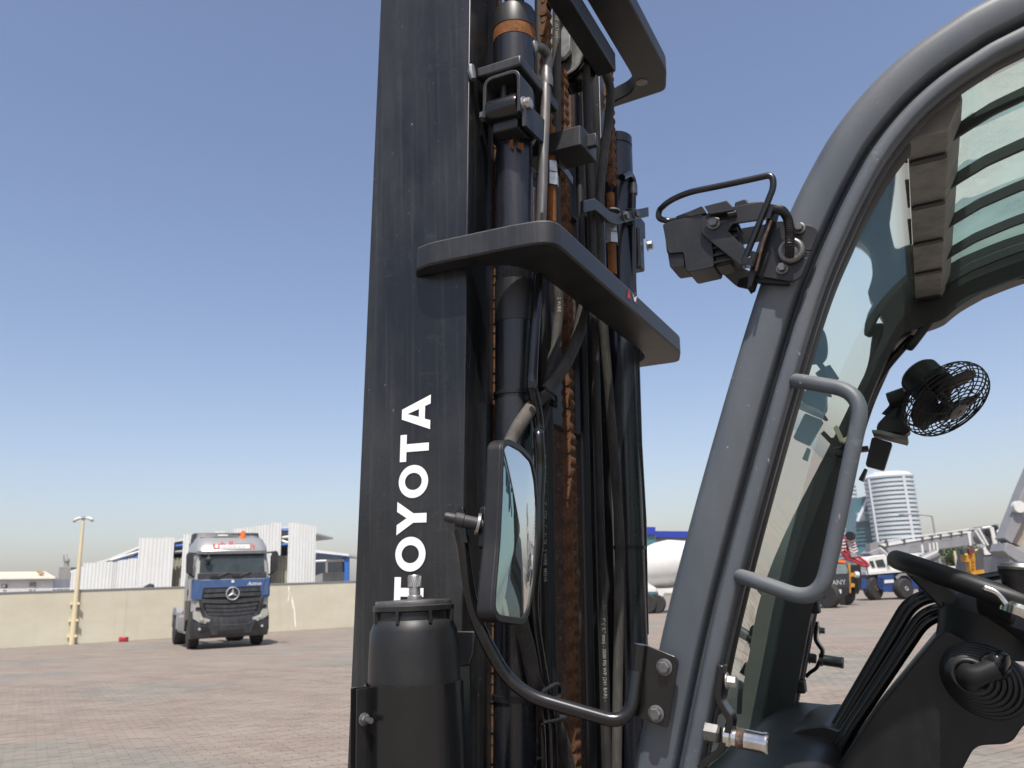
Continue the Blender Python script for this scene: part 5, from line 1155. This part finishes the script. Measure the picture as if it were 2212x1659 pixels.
for x, y, dd in ((150,1378,0),(300,1250,3.2)):
    c = PD(zR(x,y), DT+dd); r_ = max(.45, c.z) if dd == 0 else .5; r_ = .62
    t_ = put('wheel', MB().lathe([(r_*.55,0),(r_*.9,0),(r_,.06),(r_,.3),(r_*.9,.36),(r_*.55,.36)], V(c.x,c.y,r_), (RT*.8+FH*.6), 28), MAT['tyre'], DTK)
    put('rim', MB().lathe([(0,.05),(r_*.3,.02),(r_*.55,.1),(r_*.55,.3),(0,.3)], V(c.x,c.y,r_), (RT*.8+FH*.6), 20, caps=False), MAT['grey'], t_)
slab('load_frame', zR, [(375,985),(395,980),(400,1290),(375,1285)], DT+2.4, .3, 'yellow', DTK)
slab('load_frame', zR, [(395,1080),(450,1075),(450,1110),(395,1120)], DT+2.4, .3, 'yellow', DTK)
slab('load_frame', zR, [(372,1180),(440,1190),(440,1225),(372,1235)], DT+2.4, .3, 'yellow', DTK)
slab('engine_block', zR, [(420,1000),(500,990),(515,1180),(480,1300),(440,1290)], DT+2.6, 1.4, 'black', DTK)
bar('fuel_drum', zR, [(440,1095),(480,1100)], DT+2.3, .16, 'whitepaint', DTK)
# red crane jib with chevrons
JB = thing('red_crane_jib', 'red lattice crane jib with red and white chevron end', 'crane jib', V(*PD(zR(430,900),46)[:2],0))
DJ = 46
slab('tail_plate', zR, [(345,690),(420,700),(470,860),(330,850),(300,830)], DJ+.3, .8, 'redpaint', JB)
for k in range(6):
    y = 715 + 27*k; x0 = 355 + 7*k; x1 = 430 + 9*k
    slab('chevron_stripe', zR, [(x0,y-14),((x0+x1)/2,y+6),(x1,y-10),(x1+1,y+2),((x0+x1)/2,y+19),(x0+1,y)], DJ, .2, 'whitepaint' if k % 1 == 0 else 'redpaint', JB)
for k in range(4): slab('side_stripe', zR, [(315,730+34*k),(350,728+34*k),(352,742+34*k),(310,746+34*k)], DJ+.1, .15, 'whitepaint', JB)
put('jib_tip', MB().lathe([(.24,0),(.24,.4)], PD(zR(385,690),DJ-.2), (FH*.8+RT*.6), 20), MAT['black'], JB)
slab('cab_box', zR, [(395,865),(455,870),(470,910),(405,915)], DJ-.1, .6, 'grey', JB)
ca_ = [(300,860),(350,930),(430,955),(510,1000),(580,1010)]; cb_ = [(330,840),(400,900),(470,905),(550,960),(585,1000)]
bar('chord', zR, ca_, DJ, .07, 'redpaint', JB); bar('chord', zR, cb_, DJ, .07, 'redpaint', JB); bar('chord', zR, [(a+8,b-18) for a, b in ca_], DJ+.9, .07, 'redpaint', JB)
for i in range(13):
    t_ = i/12; a = (300+280*t_, 860+150*t_+18*math.sin(t_*3)); b_ = (335+250*t_, 842+155*t_)
    bar('lattice_bar', zR, [a, (b_[0]+8,b_[1]-2)], DJ+.2, .045, 'redpaint', JB, 6)
bar('cable', zR, [(560,1000),(600,1200),(540,1290)], DJ-1, .03, 'black', JB, 5)
# ------------------------------------------------------------------ blue and white mobile crane
cp_ = P(zR(680,1365),2,0); DC = cp_.dot(FH)
CRN = thing('mobile_crane', 'white mobile crane on blue carrier with long grey boom resting level', 'crane', cp_)
slab('carrier', zR, [(600,1100),(1050,1065),(1500,1040),(1500,1200),(1080,1250),(860,1280),(620,1260)], DC+.25, 2.2, 'deepblue', CRN, bevel=.04)
slab('side_box', zR, [(680,1105),(850,1095),(860,1275),(745,1280),(690,1230)], DC-.05, .4, 'deepblue', CRN, bevel=.03)
slab('name_plate', zR, [(750,1155),(848,1148),(850,1180),(752,1188)], DC-.09, .04, 'whitepaint', CRN)
for y in (1130,1165,1200,1235): slab('step', zR, [(700,y),(740,y-3),(742,y+6),(702,y+9)], DC-.12, .2, 'deepblue', CRN)
slab('deck', zR, [(560,1070),(1040,1035),(1040,1060),(565,1100)], DC-.1, 2.6, 'whitepaint', CRN)
slab('fender', zR, [(870,1120),(920,1085),(1000,1080),(1060,1140),(1040,1145),(990,1105),(925,1108),(885,1150)], DC-.1, .8, 'crane_grey', CRN)
slab('cab', zR, [(560,945),(600,905),(760,885),(800,960),(815,1060),(580,1075)], DC+.1, 2.0, 'whitepaint', CRN, bevel=.04)
slab('cab_window', zR, [(592,958),(630,950),(655,1020),(625,1026)], DC+.06, .06, 'truckglass', CRN)
slab('cab_window', zR, [(655,948),(735,935),(768,1015),(680,1020)], DC+.06, .06, 'truckglass', CRN)
slab('turntable', zR, [(770,890),(870,880),(1100,880),(1140,920),(1300,930),(1310,1010),(1050,1050),(820,1060)], DC+.5, 2.2, 'whitepaint', CRN, bevel=.04)
slab('cab_mirror', zR, [(785,950),(805,950),(808,1000),(788,1002)], DC-.1, .1, 'black', CRN)
slab('outrigger', zR, [(500,1150),(560,1140),(575,1240),(520,1250)], DC-.2, .8, 'deepblue', CRN)
slab('equipment', zR, [(590,870),(640,840),(720,815),(770,850),(790,885),(640,905)], DC+.6, 1.5, 'crane_grey', CRN, bevel=.03)
bar('hand_rail', zR, [(700,815),(790,890)], DC+.4, .05, 'whitepaint', CRN)
bar('counter_cylinder', zR, [(1080,985),(1300,880)], DC+.3, .3, 'crane_grey', CRN, 14)
DB = DC + .8
BOOM = slab('boom', zR, [(760,800),(1150,730),(1660,655),(1760,640),(1770,775),(1500,815),(1080,870),(800,895)], DB, .9, 'crane_grey', CRN, bevel=.05)
slab('boom_top', zR, [(700,780),(1150,715),(1660,640),(1660,655),(1150,732),(760,802)], DB-.05, .9, 'whitepaint', BOOM)
slab('boom_section', zR, [(600,770),(700,755),(780,770),(800,880),(700,860),(600,850)], DB+.1, .7, 'crane_grey', BOOM)
for x in (1135, 1215, 1255, 1290):
    y = 735-(x-1150)*.145+55; slab('boom_collar', zR, [(x,y-10),(x+18,y-13),(x+30,y+80),(x+10,y+85)], DB-.08, .1, 'whitepaint', BOOM)
slab('boom_collar', zR, [(1620,660),(1655,655),(1662,790),(1645,795)], DB-.08, 1.0, 'whitepaint', BOOM)
for x, n_ in ((1035,9),(1345,15)):                           # lettering too blurred to read in the photograph
    mb = MB()
    for k in range(n_):
        xx = x + 8.5*k; y = 798-(xx-1035)*.16; h_ = 16 if k % 5 else 24; w_ = 3.5 + 2*((k*7) % 3)/2
        mb.add(bgp([zR(*q) for q in [(xx,y),(xx+w_,y-.6),(xx+w_+3,y-h_),(xx+3,y-h_+.6)]], DB-.02), [(0,1,2,3)])
    put('lettering', mb, MAT['grey'], BOOM, smooth=0)
for x in (780,960,1150,1250,1340,1450,1560):
    y = 790-(x-760)*.15; slab('hose_reel' if x in (960,1340) else 'boom_fitting', zR, [(x-14,y-70 if x in (780,) else y-30),(x+12,y-32),(x+14,y+10),(x-12,y+14)], DB-.06, .25, 'dullsteel', BOOM)
bar('boom_rail', zR, [(720,745),(1150,690),(1640,620)], DB+.1, .03, 'whitepaint', BOOM, 6)
HD = slab('boom_head', zR, [(1690,625),(1860,590),(1900,600),(1930,740),(2010,790),(2020,840),(1940,870),(1900,820),(1880,740),(1770,775)], DB-.1, .9, 'crane_grey', CRN, bevel=.03)
slab('head_plate', zR, [(1930,640),(1985,600),(2000,640),(2010,800),(1960,790),(1940,720)], DB-.2, .6, 'whitepaint', HD, bevel=.02)
for a, b_ in (((1735,620),(1830,790)),((1700,640),(1790,780)),((1860,600),(1915,850)),((1770,610),(1860,600)),((1875,600),(1940,860)),((1915,850),(2010,860))): bar('head_pipe', zR, [a, b_], DB-.25, .09, 'whitepaint', HD)
put('head_sheave', MB().lathe([(.05,0),(.2,.02),(.2,.12),(.05,.14)], PD(zR(1850,660),DB-.3), FH, 20), MAT['black'], HD)
put('head_sheave', MB().lathe([(.05,0),(.2,.02),(.2,.12),(.05,.14)], PD(zR(1915,610),DB-.1), FH, 20), MAT['black'], HD)
bar('head_rail', zR, [(1680,605),(1760,590),(1940,570),(1945,640)], DB, .04, 'grey', HD)
for x, y, k in ((672,1240,.2),(985,1245,-.0)):
    c = PD(zR(x,y), DC if x < 800 else DC-.3); r_ = c.z
    r_ = max(.62, min(.78, r_))
    axl = (FH*.85 + RT*(-.5)) if x < 800 else (FH*.92+RT*-.35)
    t_ = put('wheel', MB().lathe([(r_*.5,0),(r_*.88,0),(r_,.10),(r_,.45),(r_*.88,.55),(r_*.5,.55)], V(c.x,c.y,r_), axl, 32), MAT['tyre'], CRN)
    put('rim', MB().lathe([(0,.02),(r_*.2,-.04),(r_*.3,.06),(r_*.5,.02),(r_*.5,.4)], V(c.x,c.y,r_), axl, 24, caps=False), MAT['rust_dark'] if x < 800 else MAT['grey'], t_)
for x in (1250, 1420):
    c = PD(zR(x,1230), DC); t_ = put('wheel', MB().lathe([(.35,0),(.6,0),(.7,.1),(.7,.45),(.6,.55),(.35,.55)], V(c.x,c.y,.7), FH, 28), MAT['tyre'], CRN)
# ------------------------------------------------------------------ second crane with raised boom
SC = thing('raised_boom_crane', 'grey crane boom raised steeply at the right edge of the yard', 'crane', V(*PD(zR(2040,1000),44)[:2],0))
DS = 44
a, b_ = [(2005,715),(2075,790)], None
put('boom', MB().prism(bgp([zR(*q) for q in [(2005,715),(2090,775),(2240,470),(2440,-100),(2360,-160),(2212,190)]], DS), FH*.9), MAT['crane_grey'], SC, bevel=.03)
put('boom_shaded_face', MB().prism(bgp([zR(*q) for q in [(2095,760),(2180,800),(2330,480),(2480,-100),(2435,-100),(2240,470)]], DS+.4), FH*.8), flat('shaded_boom_tan',(.30,.25,.20),.6), SC)  # shaded face of the boom, its shade put in as a tan colour
put('boom_foot', MB().prism(bgp([zR(*q) for q in [(2000,850),(2030,760),(2110,790),(2190,850),(2300,900),(2300,1060),(2050,900)]], DS-.1), FH*1.4), MAT['crane_grey'], SC, bevel=.04)
put('boom_pin', MB().lathe([(.32,0),(.32,.3),(.2,.34)], PD(zR(2170,385),DS-.3), FH, 18), MAT['whitepaint'], SC)
slab('pin_lug', zR, [(2132,385),(2160,345),(2200,365),(2212,420),(2180,430)], DS-.25, .3, 'whitepaint', SC)
pb_ = bgp([zR(*q) for q in [(2060,890),(2400,880),(2400,1100),(2060,1100)]], DS); pb_[2].z = .5; pb_[3].z = .5
put('carrier', MB().prism(pb_, FH*2.5), MAT['crane_grey'], SC)
for k in (0, 3.0):
    c = PD(zR(2150,1200), DS); put('wheel', MB().lathe([(.3,0),(.6,0),(.65,.1),(.65,.4),(.6,.5),(.3,.5)], V(c.x,c.y,.65)+RT*k, FH, 24), MAT['tyre'], SC)
# ------------------------------------------------------------------ yellow and black machine
YM = thing('yellow_black_crane', 'black machine with yellow frame beneath the boom tip', 'machine', V(*PD(zR(1800,1110),66)[:2],0))
DY = 66
slab('body', zR, [(1700,830),(1790,810),(1830,870),(2060,880),(2060,1090),(1660,1100),(1680,960)], DY, 2.6, flat('dark_machine',(.05,.05,.055),.5,0,.3,.6), YM, bevel=.05)
slab('white_housing', zR, [(1785,820),(1910,800),(1930,880),(1800,890)], DY-.2, 2, 'whitepaint', YM)
slab('yellow_frame', zR, [(1590,885),(1700,870),(1705,1060),(1650,1060),(1640,965),(1590,960)], DY-.3, .6, 'yellow', YM)
slab('yellow_deck', zR, [(1660,1062),(1850,1040),(1855,1085),(1665,1100)], DY-.4, 2.6, 'yellow', YM)
for y in (915,950,985,1020): slab('ladder_rung', zR, [(1668,y),(1700,y-2),(1700,y+10),(1668,y+12)], DY-.5, .1, 'yellow', YM)
slab('hook_block', zR, [(1570,830),(1620,825),(1615,880),(1580,885)], DY-.5, .5, 'darksteel', YM)
slab('hook_block', zR, [(1630,820),(1680,815),(1680,880),(1640,885)], DY-.5, .5, flat('maroon',(.12,.02,.02)), YM)
for q in ((1595,880),(1700,835)): slab('yellow_mark', zR, [(q[0],q[1]),(q[0]+25,q[1]-4),(q[0]+25,q[1]+10),(q[0],q[1]+12)], DY-.55, .1, flat('bright_yellow',(.75,.62,.03)), YM)
for x in (1730, 1905, 2010):
    c = PD(zR(x,1080), DY); put('wheel', MB().lathe([(.3,0),(.6,0),(.68,.1),(.68,.4),(.6,.5),(.3,.5)], V(c.x,c.y,.68), FH, 24), MAT['tyre'], YM)
slab('orange_boom', zR, [(1960,625),(2060,610),(2040,660),(1960,670)], DY+6, 1, 'yellow', YM)
slab('orange_boom', zR, [(1500,665),(1640,635),(1640,650),(1500,680)], DY+6, 1, 'yellow', YM)
# white wall, tree, poles
ww = bgp([zR(*q) for q in [(1330,1010),(1580,1005),(1600,1110),(1330,1110)]], 72); ww[2].z = 0; ww[3].z = 0
solo(put('white_wall', MB().prism(ww, FH*.3), MAT['whitepaint'], smooth=0), 'low white wall in front of the green tree', 'wall')
slabp = bgp([zR(*q) for q in [(1310,905),(1340,900),(1350,1030),(1320,1030)]], 74); slabp[2].z = 0; slabp[3].z = 0
solo(put('concrete_post', MB().prism(slabp, FH*.5), MAT['block'], smooth=0), 'grey concrete post left of the green tree', 'post')
def tree(base, h, rx, label, D):
    t_ = thing('tree', label, 'tree', base, 'trees behind the white wall'); rg = random.Random(int(base.x*7))
    put('trunk', MB().tube(spline([base, base+V(.1,.05,h*.3), base+V(-.1,.1,h*.62)], 4), [.22,.21,.2,.19,.17,.15,.13,.11,.09], 10), MAT['bark'], t_)
    br_ = MB()
    for k in range(7):
        w = k*.9; s_ = base+V(0,0,h*(.35+.04*k)); br_ = MB().tube([s_, s_+V(math.cos(w)*rx*.4,math.sin(w)*rx*.4,h*.2), s_+V(math.cos(w)*rx*.75,math.sin(w)*rx*.75,h*.3)], [.08,.05,.02], 6)
        put('limb', br_, MAT['bark'], t_)
    v = []; f = []
    cl = [(V(rg.gauss(0,.5)*rx, rg.gauss(0,.5)*rx, h*rg.uniform(.42,.95)), rg.uniform(.35,.75)) for _ in range(34)]
    for c, r_ in cl:
        for _ in range(130):
            d = V(rg.gauss(0,1),rg.gauss(0,1),rg.gauss(0,1)).normalized()*r_*rg.random()**.4*rx*.42
            p = base + c + d; n_ = V(rg.gauss(0,1),rg.gauss(0,1),rg.gauss(0,1)).normalized(); a_ = n_.orthogonal().normalized(); b_ = n_.cross(a_); s_ = rg.uniform(.07,.15)
            k = len(v); v += [p+a_*s_, p+b_*s_*.5, p-a_*s_, p-b_*s_*.5]; f.append((k,k+1,k+2,k+3))
    put('crown', MB().add(v, f), MAT['leaf'], t_, smooth=0, fix=False)
tb_ = V(*PD(zR(1470,1000),78)[:2],0)
tree(tb_, PD(zR(1450,835),78).z+.2, 2.6, 'round green tree below the crane boom behind the white wall', 78)
tb_ = V(*PD(zR(1650,1050),84)[:2],0); tree(tb_, PD(zR(1600,940),84).z, 1.6, 'small green tree half hidden by the yellow machine', 84)
pb2 = V(*PD(zR(1520,1060),70)[:2],0)
lamp_post('lamp_post', pb2, PD(zR(1472,850),70).z, .16, .1, 'cream pole in front of the green tree', arms=False, group='cream lamp posts')
lp3 = V(*PD(zR(1285,700),160)[:2],0); LT = thing('street_light', 'thin grey street light with one arm right of the round tower', 'street light', lp3)
tz = PD(zR(1245,485),160); put('pole', MB().tube([lp3, V(lp3.x,lp3.y,0)+V(0,0,tz.z)], [.3,.16], 8), MAT['grey'], LT)
tp3 = V(lp3.x,lp3.y,tz.z); put('arm', MB().tube([tp3, tp3-RT*3.2+V(0,0,.5), tp3-RT*6.2+V(0,0,.6)], [.14,.12,.1], 6).box((-.2,-.2,-.1),(.2,.2,.1)), MAT['grey'], LT)
put('lamp_head', MB().lathe([(.1,-.5),(.32,-.2),(.32,.3),(.1,.6)], tp3-RT*6.0+V(0,0,.55), RT, 10), MAT['grey'], LT)
# ------------------------------------------------------------------ office towers
DTW = 620
def px_at(p): return to_px(p)
def tower(name, label, f, xl, xr, ytop, D, rib=None, nb=24, seg=28, dome=True):
    c = PD(f((xl+xr)/2, 700), D); base = V(c.x,c.y,0); t_ = thing(name, label, 'tower', base, 'round office towers')
    R_ = (PD(f(xr,700),D) - PD(f(xl,700),D)).length/2; H_ = PD(f((xl+xr)/2, ytop), D).z
    put('glass_core', MB().lathe([(R_*.97,0),(R_*.97,H_)], base, UP, seg*2), MAT['towerglass'], t_, smooth=60)
    st = H_/nb; me = MB().lathe([(R_*.9,0),(R_,.0),(R_,st*.56),(R_*.9,st*.56)], (0,0,0), UP, seg*2, caps=False).mesh('floor_band', 40); me.materials.append(MAT['towerwhite'])
    for k in range(nb):
        o = bpy.data.objects.new('floor_band', me); link(o, t_); o.matrix_local = Matrix.Translation((0,0,st*k))
    put('roof_crown', MB().lathe([(R_*1.0,0),(R_*1.01,H_*.02),(R_*.85,H_*.06),(0,H_*.065)], base+V(0,0,H_), UP, seg*2, caps=False), MAT['towerwhite'], t_, smooth=40)
    if rib:
        for rx in rib:
            s = (rx-(xl+xr)/2)/((xr-xl)/2); pth = base + RT*(R_*s) - FH*(R_*math.sqrt(max(0,1-s*s)) + .4)
            put('vertical_rib', MB().prism([pth-RT*1.0, pth+RT*1.0, pth+RT*1.0+FH*1.5, pth-RT*1.0+FH*1.5], (0,0,H_)), MAT['towerwhite'], t_, smooth=0)
    if dome:
        for k in range(5): put('roof_plant', MB().box((-.5,-.5,0),(.5,.5,1)).mesh('roof_plant',0), MAT['towerwhite'], t_).matrix_local = Matrix.Translation((RT*(R_*(-.5+.25*k))) + V(0,0,H_*1.05)) @ Matrix.Diagonal((R_*.2,R_*.3,H_*.04,1))
    return t_, base, R_, H_
tower('office_tower', 'white banded round office tower with vertical ribs', zR, 640, 1130, 95, DTW, (650, 935), 22)
tower('office_tower', 'second banded tower half hidden behind the grab handle', zR, 250, 520, 180, DTW+60, None, 22)
GL = thing('glass_link_building', 'teal glass block between the two round towers', 'building', V(*PD(zR(560,700),DTW+10)[:2],0))
gw = bgp([zR(*q) for q in [(440,300),(580,270),(690,760),(690,900),(440,900)]], DTW+15); gw[3].z = 0; gw[4].z = 0
put('glass_wall', MB().prism(gw, FH*20), MAT['tealglass'], GL, smooth=0)
slab('bridge', zR, [(470,450),(610,430),(640,520),(480,545)], DTW+12, 3, 'towerwhite', GL)
slab('bridge_glass', zR, [(490,470),(600,452),(622,510),(500,530)], DTW+11, 1, 'towerglass', GL)
bar('brace', zR, [(470,540),(585,285)], DTW+12, 1.4, 'towerwhite', GL)
for k in range(6): slab('floor_line', zR, [(450,580+40*k),(650,565+40*k),(652,569+40*k),(450,585+40*k)], DTW+14, 1, 'towerglass', GL)

# ------------------------------------------------------------------ dusty air over the whole place
hz = bpy.data.materials.new('dusty_air'); hz.use_nodes = True; hn = hz.node_tree; hn.nodes.remove(hn.nodes['Principled BSDF'])
pv = hn.nodes.new('ShaderNodeVolumePrincipled'); pv.inputs['Color'].default_value = (.93,.93,.94,1); pv.inputs['Density'].default_value = 0.00018; pv.inputs['Anisotropy'].default_value = .3
hn.links.new(pv.outputs[0], hn.nodes['Material Output'].inputs['Volume'])
HZ = put('haze', MB().box((-2600,-600,-1.0),(2600,2600,100)), hz, smooth=0); HZ["kind"] = "stuff"
